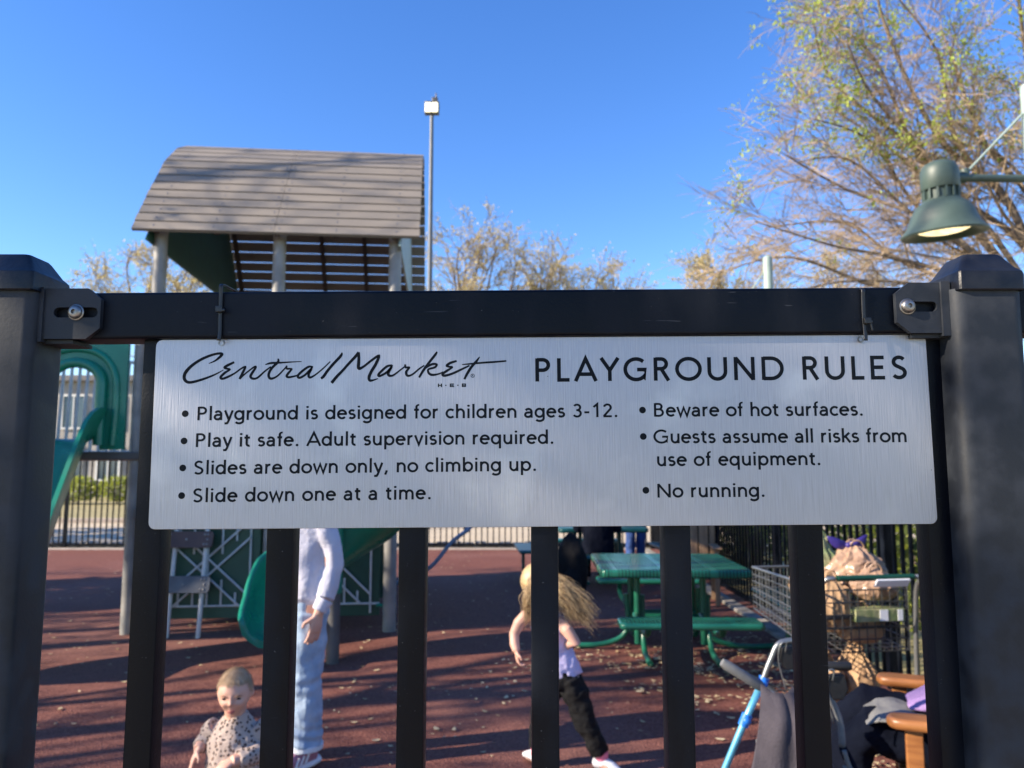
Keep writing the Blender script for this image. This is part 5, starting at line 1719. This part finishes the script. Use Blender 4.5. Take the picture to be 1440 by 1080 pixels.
# ---- running girl -----------------------------------------------------------
GX, GY = .25, 4.28
gl = empty('person', (GX, GY, 0))
tag(gl, 'girl running with long blond hair flying, in a lilac tank top and black leggings', 'person')
mb = MB()
GH = (-.108, .03, .975)
bm, GM = head_mesh(GH, .185, R(125), R(4), .7)
add_bm(mb, bm)
mb.loft([(-.075, 0, .80), (-.09, .01, .85), (-.10, .025, .90)], [(.05, .042), (.037, .037), (.042, .045)], n=14, ref=(1, .4, 0))
TOR = [(.02, 0, .44), (.015, 0, .50), (-.02, 0, .60), (-.045, 0, .70), (-.065, 0, .78), (-.08, .0, .83)]
mb.loft(TOR, [(.085, .07), (.092, .075), (.082, .068), (.092, .07), (.088, .062), (.045, .042)], n=18, ref=(1, .35, 0))
# legs: trailing leg to the right, leading leg forward to the left
LEGR = [(.055, -.02, .47), (.105, -.03, .34), (.135, -.04, .26), (.19, -.035, .15), (.225, -.03, .075)]
LEGL = [(-.0, .03, .47), (-.06, .02, .36), (-.10, .02, .27), (-.105, .04, .16), (-.115, .05, .075)]
for Lg in (LEGR, LEGL):
    mb.loft(Lg, [.062, .054, .043, .040, .028], n=14)
mb.loft([(.245, -.03, .06), (.225, -.035, .045), (.26, -.06, .028), (.305, -.085, .02)][1:], [(.03, .034), (.034, .024), (.02, .014)], n=10, ref=(0, 1, 0))
mb.loft([(-.10, .02, .05), (-.125, .06, .045), (-.155, .12, .03), (-.165, .14, .022)], [(.03, .03), (.032, .034), (.03, .02), (.018, .012)], n=10, ref=(0, 1, 0))
GAL = [(-.165, .0, .80), (-.212, -.005, .755), (-.238, -.01, .70), (-.236, -.04, .65), (-.225, -.06, .622)]
mb.loft(GAL, [.036, .033, .028, .026, .021], n=12)
hand(mb, (-.225, -.06, .622), (.15, -.15, -1), (.9, .1, .1), .112, 1.0, 1)
GAR = [(.0, -.03, .775), (.045, -.07, .73), (.085, -.095, .675), (.045, -.02, .645), (.0, .06, .66)]
mb.loft(GAR, [.036, .034, .029, .026, .021], n=12)
hand(mb, (.0, .06, .66), (-.5, .8, .25), (-.3, -.2, -.8), .11, .9, 1)
part('body', remesh(mb, .0042, 3), M['skin'], gl)
face_parts(gl, GM, .185, .7)
mb = MB()
mb.loft([(.018, 0, .485), (.015, 0, .52), (-.02, 0, .60), (-.045, 0, .69), (-.062, 0, .76)], [(.112, .092), (.108, .09), (.096, .08), (.1, .08), (.082, .07)], n=20, ref=(1, .35, 0))
for o in (-.06, .06):
    mb.loft([(-.058 + o, -.055, .72), (-.066 + o, -.05, .79), (-.075 + o * .9, -.005, .835), (-.07 + o, .045, .78), (-.06 + o, .055, .72)], [.016] * 5, n=8)
me = remesh(mb, .006, 3); wrinkle(me, .009, 14, 4); wrinkle(me, .004, 34, 2)
part('tank_top', me, M['tank'], gl)
mb = MB()
mb.loft([(.014, 0, .53), (.02, 0, .48), (.022, 0, .43)], [(.098, .08), (.106, .09), (.098, .085)], n=18, ref=(1, .35, 0))
for Lg in (LEGR, LEGL):
    mb.loft(Lg[:-1] + [tuple(V(Lg[-2]).lerp(V(Lg[-1]), .75))], [.075, .066, .056, .052, .050], n=16)
me = remesh(mb, .006, 3); wrinkle(me, .011, 11, 6); wrinkle(me, .005, 28, 2)
part('leggings', me, M['leggings'], gl)
for Lg, toe in ((LEGR, (.085, -.055, -.055)), (LEGL, (-.055, .09, -.045))):
    a = V(Lg[-1])
    mb = MB(); mb.loft([a + V((0, 0, .03)), a + V((0, 0, -.02))], [.034, .033], n=12)
    part('sock', remesh(mb, .005, 1), M['sock'], gl)
    t = V(toe)
    back = V((-t.x, -t.y, 0)).normalized() * .045
    mb = MB()
    mb.loft([a + back + V((0, 0, -.035)), a + V((0, 0, -.028)), a + t * .6 + V((0, 0, -.008)), a + t * 1.15], [(.03, .026), (.036, .034), (.034, .024), (.02, .014)], n=12, ref=(-t.y, t.x, 0))
    sh = part('shoe', remesh(mb, .005, 2), M['sole'], gl)
# hair: skull cap plus streaming locks
HB = [tuple(GM @ V(p)) for p in ((0, .02, .10), (0, .09, .05), (.0, .10, -.01))]
bm = bmesh.new(); bmesh.ops.create_icosphere(bm, subdivisions=4, radius=1)
for v in bm.verts:
    x, y, z = v.co
    q = V((x * .46, y * .52 + .02, z * .52 + .02))
    if y < -.1 and z < .55: q.y = -.03 + (q.y + .03) * .15
    if z < -.3: q.z *= .85
    a = math.atan2(x, z)
    v.co = q * .185 * (1 + .02 * math.sin(a * 16) + .03 * noise.noise(v.co * 5))
bm.transform(GM)
hm = MB(); hm.bm.free(); hm.bm = bm
hr = random.Random(5)
gc = V(GH)
guides = []
for k in range(46):
    if k < 35:
        u = hr.random()
        end = gc + V((.13 + .17 * u, -.05 - hr.uniform(0, .09), -.06 - .15 * hr.random() - .03 * u))
        mid = gc + V((.095 + hr.uniform(-.01, .02), -.085 + hr.uniform(-.03, .04), .01 + (end.z - gc.z) * .25 + hr.uniform(-.02, .03)))
        mid2 = mid.lerp(end, .55) + V((0, hr.uniform(-.02, .02), .018 + hr.uniform(-.014, .014)))
    else:
        end = gc + V((hr.uniform(-.075, .09), -.095 + hr.uniform(-.02, .03), -hr.uniform(.17, .25)))
        mid = gc + V(((end.x - gc.x) * .8, -.105, -.06))
        mid2 = mid.lerp(end, .5) + V((hr.uniform(-.012, .012), 0, 0))
    guides.append((mid, mid2, end))
for i in range(2100):
    mid, mid2, end = guides[hr.randrange(len(guides))]
    st = gc + V((hr.uniform(-.075, .085), hr.uniform(-.095, .02), hr.uniform(-.04, .095)))
    st = gc + (st - gc).normalized() * .0965
    j = V((hr.gauss(0, 1), hr.gauss(0, 1), hr.gauss(0, 1)))
    f_ = hr.uniform(.55, 1.10)
    e2 = mid2.lerp(end, f_)
    j2 = V((hr.gauss(0, 1), hr.gauss(0, 1), hr.gauss(0, 1)))
    P = smooth_path([st, mid + j * .020, mid2 + j * .015 + j2 * .006, e2 + j * .010 + j2 * .012], 5)
    w0 = hr.uniform(.0009, .0021)
    n = len(P)
    hm.loft(P, [(w0 * (1 - (k / (n - 1)) ** 2 * .8), w0 * .6 * (1 - (k / (n - 1)) ** 2 * .8)) for k in range(n)], n=4, cap=False, mi=hr.choice((0, 0, 0, 1, 1, 2)))
hm.build('hair', [M['hairblond'], M['hairgold'], M['hairdusk']], gl, smooth=True)
mb = MB()
ring = [(.0 + .097 * math.cos(R(t)), -.015, .01 + .108 * math.sin(R(t))) for t in range(-20, 201, 10)]
mb.loft(ring, [(.008, .004)] * len(ring), n=8, ref=(0, 1, 0)); mb.bm.transform(GM)
mb.build('hairband', M['leggings'], gl, smooth=True)

# ---- two people at the far table ---------------------------------------------
pb = empty('person', (1.13, 10.25, 0))
tag(pb, 'person in dark navy clothes seated with back turned at the far teal picnic table', 'person')
mb = MB()
bm, m = head_mesh((0, .12, 1.19), .225, PI, 0); add_bm(mb, bm)
mb.loft([(0, .02, .46), (0, .02, .6), (0, .05, .8), (0, .07, .95), (0, .09, 1.03), (0, .1, 1.1)], [(.18, .13), (.17, .12), (.18, .12), (.19, .1), (.1, .07), (.05, .05)], n=18, ref=(1, 0, 0))
for s in (-1, 1):
    mb.loft([(s * .1, .05, .52), (s * .11, .30, .53), (s * .12, .48, .50), (s * .12, .50, .28), (s * .12, .50, .07)], [.09, .08, .062, .055, .04], n=12)
    mb.loft([(s * .12, .47, .04), (s * .12, .62, .03)], [(.04, .035), (.035, .02)], n=10, ref=(1, 0, 0))
    mb.loft([(s * .19, .06, .98), (s * .25, .12, .78), (s * .22, .34, .80)], [.055, .048, .035], n=12)
    hand(mb, (s * .22, .34, .80), (-s * .3, 1, -.05), (0, 0, -1), .17, .3, s)
part('body', remesh(mb, .008, 3), M['skin'], pb)
mb = MB()
mb.loft([(0, .02, .44), (0, .02, .6), (0, .05, .8), (0, .07, .95), (0, .09, 1.05)], [(.22, .16), (.21, .155), (.21, .15), (.205, .12), (.1, .08)], n=18, ref=(1, 0, 0))
for s in (-1, 1): mb.loft([(s * .19, .06, .98), (s * .255, .12, .78), (s * .22, .32, .80)], [.075, .07, .05], n=12)
me = remesh(mb, .01, 3); wrinkle(me, .015, 6, 2); part('hoodie', me, M['navy'], pb)
mb = MB()
for s in (-1, 1): mb.loft([(s * .1, .0, .52), (s * .11, .30, .535), (s * .12, .49, .50), (s * .12, .50, .28), (s * .12, .50, .1)], [.11, .1, .08, .075, .07], n=12)
part('trousers', remesh(mb, .01, 3), M['navy'], pb)
mb = MB(); mb.sphere((0, .13, 1.215), (.098, .112, .115)); mb.build('hair', M['hairbrown'], pb, smooth=True)

pj = empty('person', (2.02, 12.75, 0), R(20))
tag(pj, 'person in bright blue jeans standing beyond the far picnic table', 'person')
mb = MB()
bm, m = head_mesh((0, -.02, 1.60), .225, 0, 0); add_bm(mb, bm)
mb.loft([(0, 0, .85), (0, 0, .95), (0, 0, 1.08), (0, 0, 1.3), (0, .01, 1.42), (0, 0, 1.52)], [(.16, .11), (.165, .11), (.14, .1), (.18, .11), (.13, .08), (.055, .055)], n=18, ref=(1, 0, 0))
for s in (-1, 1):
    mb.loft([(s * .09, 0, .9), (s * .09, 0, .66), (s * .09, 0, .48), (s * .09, .01, .3), (s * .09, .01, .08)], [.09, .08, .06, .055, .04], n=12)
    mb.loft([(s * .09, .05, .04), (s * .095, -.16, .03)], [(.04, .04), (.035, .02)], n=10, ref=(1, 0, 0))
    A = [(s * .18, 0, 1.38), (s * .24, .02, 1.12), (s * .23, -.03, .9)]
    mb.loft(A, [.052, .043, .03], n=12); hand(mb, A[-1], (0, -.1, -1), (-s, 0, 0), .17, .3, s)
part('body', remesh(mb, .008, 3), M['skin'], pj)
mb = MB()
mb.loft([(0, 0, .88), (0, 0, 1.08), (0, 0, 1.3), (0, .01, 1.43)], [(.19, .14), (.18, .13), (.2, .135), (.12, .09)], n=18, ref=(1, 0, 0))
for s in (-1, 1): mb.loft([(s * .18, 0, 1.38), (s * .245, .02, 1.12), (s * .235, -.02, .95)], [.07, .065, .05], n=12)
part('jacket', remesh(mb, .01, 3), M['navy'], pj)
mb = MB()
mb.loft([(0, 0, .97), (0, 0, .82)], [(.175, .125), (.18, .13)], n=18, ref=(1, 0, 0))
for s in (-1, 1): mb.loft([(s * .09, 0, .86), (s * .095, 0, .66), (s * .095, 0, .48), (s * .095, .01, .3), (s * .095, .01, .08)], [.105, .095, .08, .075, .072], n=14)
me = remesh(mb, .01, 3); wrinkle(me, .01, 8, 4); part('jeans', me, M['royal'], pj)
mb = MB(); mb.sphere((0, .01, 1.635), (.1, .112, .11)); mb.build('hair', M['hairbrown'], pj, smooth=True)

# ---- person on the wooden bench --------------------------------------------------
pt = empty('person', (1.765, 3.22, 0), R(-22))
tag(pt, 'seated person in navy trousers and mauve jacket with a grey cloth on the lap', 'person')
mb = MB()
bm, m = head_mesh((.25, 0, 1.22), .225, R(-90), 0); add_bm(mb, bm)
mb.loft([(.12, 0, .44), (.13, 0, .56), (.20, 0, .78), (.27, 0, .96), (.28, 0, 1.04), (.27, 0, 1.13)], [(.12, .17), (.12, .17), (.12, .175), (.1, .18), (.07, .1), (.055, .055)], n=18, ref=(1, 0, 0))
LG = {s: [(.12, s * .09, .485), (-.12, s * .095, kz - .06), (-.31, s * .10, kz - .02), (-.365, s * .10, kz - .10), (-.40, s * .10, .36), (-.40, s * .10, .07)] for s, kz in ((-1, .565), (1, .605))}
for s in (-1, 1):
    mb.loft(LG[s], [.088, .08, .066, .062, .052, .04], n=12)
    mb.loft([(-.37, s * .1, .04), (-.56, s * .1, .03)], [(.045, .04), (.036, .02)], n=10, ref=(0, 1, 0))
    A = [(.27, s * .18, .96), (.25, s * .235, .76), (.06, s * .20, .715)]
    mb.loft(A, [.055, .047, .034], n=12); hand(mb, A[-1], (-1, -s * .6, -.2), (0, 0, -1), .17, .4, -s)
part('body', remesh(mb, .008, 3), M['skin'], pt)
mb = MB()
for s in (-1, 1):
    mb.loft(LG[s][:-1] + [(-.40, s * .10, .1)], [.11, .102, .09, .086, .078, .075], n=16)
mb.loft([(.13, 0, .58), (.12, 0, .45)], [(.13, .19), (.13, .195)], n=16, ref=(1, 0, 0))
me = remesh(mb, .009, 3); wrinkle(me, .012, 9, 3); wrinkle(me, .006, 24, 1); part('trousers', me, M['navy'], pt)
mb = MB()
mb.loft([(.12, 0, .53), (.14, 0, .66), (.20, 0, .82), (.27, 0, .96), (.28, 0, 1.05)], [(.16, .225), (.155, .22), (.15, .21), (.125, .2), (.085, .1)], n=20, ref=(1, 0, 0))
for s in (-1, 1): mb.loft([(.27, s * .18, .96), (.25, s * .24, .76), (.07, s * .20, .72), (-.01, s * .15, .70)], [.075, .07, .058, .05], n=12)
mb.loft([(.10, .0, .74), (.02, .0, .70), (-.07, .0, .665), (-.16, .0, .640)], [(.06, .19), (.05, .18), (.034, .16), (.012, .12)], n=16, ref=(0, 0, 1))
me = remesh(mb, .009, 3); wrinkle(me, .012, 7, 6); part('jacket', me, M['lilacjacket'], pt)
mb = MB(); mb.sphere((.27, 0, 1.245), (.112, .1, .115)); mb.build('hair', M['hairbrown'], pt, smooth=True)
mb = MB()
mb.loft([(.04, -.02, .585), (-.08, -.03, .600), (-.20, -.04, .622), (-.27, -.04, .617), (-.32, -.04, .590)], [(.022, .20), (.022, .215), (.020, .215), (.016, .20), (.008, .18)], n=20, ref=(0, 0, 1))
me = remesh(mb, .008, 3); wrinkle(me, .012, 9, 1)
cz = part('lap_cloth', me, M['blanket'], None)
cz.location = (1.765, 3.22, 0); cz.rotation_euler = (0, 0, R(-22))
tag(cz, 'light grey cloth spread over the lap of the seated person', 'cloth')

# ---------------------------------------------------------------- trees
def grow_tree(name, base, hgt, seed, label, group, trunk_r=.2, trunk_h=.3, limbs=5, levels=4, spread=1.0, lean=(0, 0), droop=.0, fan=(4, 5), twig_m='twig',
              leaf_m=None, leaves=0, leaf_s=.05, leaf_min=.0, limb_dirs=None, ratio=.62, tube_n=(9, 7, 5, 3, 3), leaf_fn=None):
    r = random.Random(seed)
    rt = empty(name, base)
    tag(rt, label, 'tree', group)
    tk, cr = MB(), MB()
    tips = []
    def branch(p, d, L, rad, lev):
        n = 5 if lev < 3 else 3
        pts = [V(p)]; dd = V(d).normalized()
        for k in range(n):
            j = .16 if lev else .05
            dd = (dd + V((r.gauss(0, j), r.gauss(0, j), r.gauss(0, j) + (.06 if lev < 2 else -droop)))).normalized()
            pts.append(pts[-1] + dd * (L / n))
        rr = [rad * (1 - .62 * k / n) for k in range(n + 1)]
        if lev == levels: rr[-1] = rad * .2
        (tk if lev < 2 else cr).loft(pts, rr, n=tube_n[min(lev, 4)], cap=lev < 2)
        if lev >= levels - 1: tips.append((pts, lev))
        if lev == levels: return
        nb = limbs if lev == 0 else r.randint(*fan)
        for i in range(nb):
            t = r.uniform(.35, 1.0) if lev else r.uniform(.62, 1.0)
            if i == 0: t = 1.0
            f = t * n; k = min(int(f), n - 1)
            q = pts[k].lerp(pts[k + 1], f - k)
            base_d = (pts[k + 1] - pts[k]).normalized()
            if lev == 0 and limb_dirs:
                nd = V(limb_dirs[i % len(limb_dirs)]).normalized()
            else:
                a = r.uniform(0, 2 * PI)
                s, u = frame_of(base_d)
                ang = r.uniform(.35, .95) * (spread if lev < 2 else 1) * (.5 if i == 0 else 1)
                nd = base_d * math.cos(ang) + (s * math.cos(a) + u * math.sin(a)) * math.sin(ang)
            branch(q, nd, L * r.uniform(.75, 1.1) * (ratio if lev else limb_ratio), max(rad * (1 - .55 * t) * r.uniform(.55, .72), .003 if lev < 3 else .0022), lev + 1)
    limb_ratio = (hgt * .5) / (hgt * trunk_h)
    branch(V(base) - V((0, 0, .1)), V((lean[0], lean[1], 1)), hgt * trunk_h, trunk_r, 0)
    mats = [M[twig_m]]
    if leaf_m:
        mats.append(M[leaf_m])
        for i in range(leaves):
            pts, lev = tips[r.randrange(len(tips))]
            k = r.randrange(1, len(pts))
            c = pts[k] + V((r.gauss(0, leaf_s), r.gauss(0, leaf_s), r.gauss(0, leaf_s)))
            if leaf_fn and not leaf_fn(c, r): continue
            s = leaf_s * r.uniform(.5, 1.2)
            a = V((r.gauss(0, 1), r.gauss(0, 1), r.gauss(0, 1))).normalized()
            b = a.orthogonal().normalized()
            b = Matrix.Rotation(r.uniform(0, 6.28), 3, a) @ b
            cr.poly([c - a * s, c + b * s * .45, c + a * s, c - b * s * .45], mi=1)
    tk.build('trunk', M['bark'], rt, smooth=True, world=True)
    cr.build('crown', mats, rt, world=True, normals=False)
    return rt

def limb_tree(name, trunk, limbs, seed, label, group, dens=3.6, ls=1.0, tw=1.0, ntw=8, nsub=5, nleaf=15000, lsz=(.018, .048), lfn=None, lm='leafspring', tm='twig', clump=1, bend=(-.12, 0, -.05)):
    r = random.Random(seed)
    rt = empty(name, trunk[0][:3])
    tag(rt, label, 'tree', group)
    tk, cr = MB(), MB()
    P = smooth_path(trunk, 4)
    tk.loft([p[:3] for p in P], [p[3] for p in P], n=12)
    top = V(trunk[-1][:3])
    up = V((0, 0, 1))
    def rv(k=1.0): return V((r.gauss(0, k), r.gauss(0, k), r.gauss(0, k)))
    def curve(p, d, L, n, jit, droop):
        pts = [p.copy()]; d = d.normalized()
        for i in range(n):
            d = (d + rv(jit) - up * droop).normalized()
            pts.append(pts[-1] + d * (L / n))
        return pts
    tips = []
    for e in limbs:
        e = V(e)
        s = V(P[r.choice((-1, -1, -2, -3))][:3])
        h = (e - s).length
        mid = s.lerp(e, .5) + up * (.10 * h) + rv(.25)
        q1 = s.lerp(mid, .5) + up * (.05 * h) + rv(.18)
        q2 = mid.lerp(e, .5) + up * (.04 * h) + rv(.2)
        L = [V(x) for x in smooth_path([tuple(s), tuple(q1), tuple(mid), tuple(q2), tuple(e)], 5)]
        n = len(L) - 1
        r0 = (.020 + .0065 * h) * (1 if lm == 'leafspring' else 1.3)
        tk.loft(L, [r0 * (1 - .82 * i / n) for i in range(n + 1)], n=7)
        ns = int(h * dens)
        for k in range(ns):
            t = .22 + .78 * (k + r.random()) / ns
            f = min(t * n, n - .001); i = int(f)
            p = L[i].lerp(L[i + 1], f - i); tg = (L[i + 1] - L[i]).normalized()
            side = rv(); side = (side - tg * side.dot(tg)).normalized()
            d = tg * .75 + side * r.uniform(.4, 1.0) + up * r.uniform(-.15, .25)
            SB = curve(p, d, ls * r.uniform(.8, 1.55) * (1.15 - .45 * t), 5, .13, .03)
            rb = max(.008 * tw, r0 * (1 - .8 * t) * .38)
            cr.loft(SB, [rb * (1 - .6 * j / 5) for j in range(6)], n=4, cap=False)
            for m_ in range(ntw):
                u = r.uniform(.15, 1) * 5; j = min(int(u), 4)
                p2 = SB[j].lerp(SB[j + 1], u - j); t2 = (SB[j + 1] - SB[j]).normalized()
                TW = curve(p2, t2 * .8 + rv(.42) + V(bend), ls * r.uniform(.45, .85), 4, .12, .05)
                cr.loft(TW, [k_ * tw for k_ in (.0065, .0058, .005, .004, .0025)], n=3, cap=False)
                tips.append(TW)
                for z_ in range(nsub):
                    w = r.uniform(.1, 1) * 4; jj = min(int(w), 3)
                    p3 = TW[jj].lerp(TW[jj + 1], w - jj)
                    T3 = curve(p3, (TW[jj + 1] - TW[jj]).normalized() + rv(.38) + V(bend), ls * r.uniform(.2, .5), 3, .1, .06)
                    cr.loft(T3, [k_ * tw for k_ in (.0042, .0036, .0030, .002)], n=3, cap=False)
                    tips.append(T3)
    n = 0
    while n < nleaf:
        T = tips[r.randrange(len(tips))]
        c = T[r.randrange(1, len(T))]
        if lfn and not lfn(c, r): continue
        for _k in range(clump):
            n += 1
            e = c + rv(.05 if clump == 1 else .075)
            s = r.uniform(*lsz)
            a = rv().normalized(); b = Matrix.Rotation(r.uniform(0, 6.28), 3, a) @ a.orthogonal().normalized()
            cr.poly([e - a * s, e + b * s * .5, e + a * s, e - b * s * .5], mi=1)
    tk.build('trunk', M['bark' if lm != 'leafspring' else 'twigbark'], rt, smooth=True, world=True)
    cr.build('crown', [M[tm], M[lm]], rt, world=True, normals=False)
    return rt
def spring(c, r):
    k = noise.noise(c * .75 + V((3, 1, 0)))
    west = max(0, 7.4 - c.x) * .16
    return (c.z > 7.0 and k > .03 - west + max(0, 8.8 - c.z) * .13) or (k > .40 and r.random() < .5) or r.random() < .008
limb_tree('spreading_tree', [(10.4, 13.4, -.1, .34), (10.3, 13.35, 1.4, .28), (10.0, 13.3, 2.8, .25), (9.6, 13.2, 3.7, .22)],
          [(4.1, 12.6, 5.7), (3.8, 13.6, 5.1), (4.5, 12.2, 6.7), (4.8, 14.2, 6.1), (5.3, 13, 7.7), (5.6, 12.2, 8.7), (6.2, 14.3, 8.5), (6.9, 13, 10.0), (8.3, 11.9, 10.5), (8.6, 14.6, 10.4),
           (4.6, 13.1, 4.5), (5.9, 11.8, 5.0), (6.6, 14.7, 6.6), (7.5, 11.6, 7.0), (10.3, 12, 10.2), (12.1, 13.5, 9.0), (12.8, 12.5, 6.4), (11.8, 15.3, 7.4), (9.5, 16, 7.8), (5.0, 13.0, 6.9), (6.9, 12.6, 7.9), (9.0, 13.0, 8.6), (10.8, 12.6, 7.6),
           (5.3, 12.8, 9.4), (5.9, 13.5, 9.9), (6.2, 12.4, 10.3)],
          21, 'large spreading tree at upper right with bare drooping twigs and some fresh green leaves', 'trees around the playground', dens=2.8, ntw=6, nsub=6, nleaf=11500, lsz=(.02, .05), lfn=spring, clump=9)
kinds = [
 ((-15.9, 34, 0), 13.0, 2.9, 3, 'ochre leafing tree seen below the left end of the slatted roof', 11000, 10),
 ((-1.6, 29, 0), 11.5, 2.7, 11, 'tall thinly leafed tree just right of the floodlight pole', 5000, 9),
 ((1.2, 30.5, 0), 11.0, 2.5, 12, 'round thinly leafed tree in the middle of the row beyond the fence', 5500, 9),
 ((3.7, 31, 0), 10.4, 2.5, 13, 'lowest thinly leafed tree at the right end of the middle row beyond the fence', 5000, 8),
 ((8.4, 30, 0), 10.9, 3.3, 14, 'ochre leafing tree low behind the pale green pole', 9000, 10),
 ((14.5, 33, 0), 11.5, 3.2, 15, 'ochre tree standing behind the trunk of the large spreading tree', 7000, 9),
]
for (bx_, by_, _), h, cr_, sd, lab, nl, nlimb in kinds:
    q_ = random.Random(sd)
    ends = []
    for i in range(nlimb):
        a = 2 * PI * (i + q_.uniform(-.3, .3)) / nlimb * 1.618 * 2
        e = q_.uniform(.15, 1.35)
        rr_ = cr_ * math.cos(e) * q_.uniform(.8, 1.0)
        ends.append((bx_ + rr_ * math.cos(a), by_ + rr_ * math.sin(a), h - 1.0 - cr_ * 1.15 * (1 - math.sin(e)) - q_.uniform(0, .5)))
    ends.append((bx_ + q_.uniform(-.3, .3), by_, h - .9))
    limb_tree('budding_tree', [(bx_, by_, -.1, .2), (bx_ + .1, by_, h * .2, .16), (bx_ - .05, by_, h * .42, .12)], ends, sd, lab, 'trees around the playground',
              dens=2.0, ls=1.05, tw=1.6, ntw=6, nsub=3, nleaf=nl, lsz=(.03, .07), lm='leafochre', tm='twigpale', bend=(0, 0, .12))
# bare trees to the left, outside the photograph, whose shade falls across the playground
for i, (b, h, sd, nl) in enumerate((((-15.5, 1.4, 0), 10.5, 31, 2500), ((-18.5, 4.4, 0), 11.5, 32, 3000), ((-14.0, -1.6, 0), 9.0, 33, 2500))):
    grow_tree('bare_tree', b, h, sd, 'bare tree left of the playground casting long shadows', 'trees around the playground', trunk_r=.19, trunk_h=.26, limbs=6, levels=4, fan=(4, 5), leaf_m='leafochre', leaves=nl, leaf_s=.08, ratio=.62)
for i, (b, h, tr_) in enumerate((((-12.0, .85, 0), 10.0, .12), ((-10.5, 2.25, 0), 11.0, .20), ((-10.2, 3.05, 0), 9.0, .10), ((-11.5, 4.5, 0), 11.0, .2))):
    grow_tree('bare_tree', b, h, 80 + i, 'bare tree left of the playground casting long shadows', 'trees around the playground', trunk_r=tr_, trunk_h=.62, limbs=5, levels=3, fan=(3, 4), ratio=.6, spread=.7)

def leafy(name, c, rad, n, seed, m, label, cat, group=None, ls=.05, stem=True, trunk=True, gap=.0):
    r = random.Random(seed)
    rt = empty(name, (c[0], c[1], 0))
    tag(rt, label, cat, group)
    fb = MB()
    for i in range(n):
        while True:
            p = V((r.uniform(-1, 1), r.uniform(-1, 1), r.uniform(-1, 1)))
            k = noise.noise(p * 2.4 + V((seed, 0, 0)))
            if .35 + r.random() * .1 < p.length < .88 + .35 * k and noise.noise(p * 4.5 + V((0, seed, 2))) > -.25 + gap: break
        q = V((c[0] + p.x * rad[0], c[1] + p.y * rad[1], c[2] + p.z * rad[2]))
        if q.z < .02: continue
        s = ls * r.uniform(.5, 1.2)
        a = (V((r.gauss(0, 1), r.gauss(0, 1), r.gauss(0, 1))) + p * .6).normalized(); b = a.orthogonal().normalized()
        b = Matrix.Rotation(r.uniform(0, 6.28), 3, a) @ b
        fb.poly([q - a * s, q + b * s * .5, q + a * s, q - b * s * .5])
    fb.build('foliage', M[m], rt, world=True, normals=False)
    if trunk:
        tb = MB()
        for k in range(5):
            a = r.uniform(0, 6.28)
            tb.loft([(c[0], c[1], -.05), (c[0] + .1 * math.cos(a), c[1] + .1 * math.sin(a), c[2] * .5), (c[0] + rad[0] * .5 * math.cos(a), c[1] + rad[1] * .5 * math.sin(a), c[2] + rad[2] * .2)], [.05 if rad[2] > .9 else .02, .04 if rad[2] > .9 else .014, .008], n=6)
        tb.build('trunk' if cat == 'tree' else 'stem', M['bark'], rt, smooth=True, world=True)
    return rt
# evergreen added left of the camera, outside the photograph: shades the near fence and the sign
leafy('added_evergreen', (-5.2, -.75, 3.15), (1.15, 1.25, 1.5), 3000, 41, 'leafdark', 'unseen evergreen tree added left of the near fence, shading the sign', 'tree', 'trees around the playground', ls=.10, gap=-.3)
leafy('added_evergreen', (-9.9, 7.0, 4.9), (1.7, 1.9, 1.5), 6500, 44, 'leafdark', 'unseen evergreen tree added left of the slides, shading the far side of the playground', 'tree', 'trees around the playground', ls=.13, gap=-.2)  # unseen tree put in to shade the ground beyond the near table
leafy('added_evergreen', (-14.2, 7.4, 4.6), (1.6, 1.5, 1.4), 5000, 45, 'leafdark', 'unseen evergreen tree added left of the slides, shading the far side of the playground', 'tree', 'trees around the playground', ls=.13, gap=-.2)  # second unseen tree, added for the shade beside the slides
leafy('added_evergreen', (-19.5, 15.8, 4.6), (3.0, 2.4, 3.2), 2200, 43, 'leafdark', 'unseen evergreen tree added to shade the road beyond the left of the playground', 'tree', 'trees around the playground', ls=.2, gap=-.3)  # unseen tree added so its shadow covers the road at left
for i in range(9):
    leafy('shrub', (3.55 + .25 * (i % 2), 3.0 + i * 1.4, .95 + .1 * (i % 3)), (.62, .95, 1.05 + .1 * (i % 3)), 2600, 50 + i, 'leafhedge' if i % 2 else 'leafdark',  # every other shrub: brighter leaf colour stands in for sunlit spots
          'leafy green shrub growing along the outside of the right fence', 'shrub', 'shrubs along the right fence', ls=.05)
for i in range(12):
    leafy('hedge_bush', (-27.5 + i * 1.75, 33.5, .62), (1.15, .7, .62), 1500, 70 + i, 'leafhedge', 'clipped yellow green hedge bush across the road', 'hedge bush', 'hedge bushes across the road', ls=.08, gap=-.4)
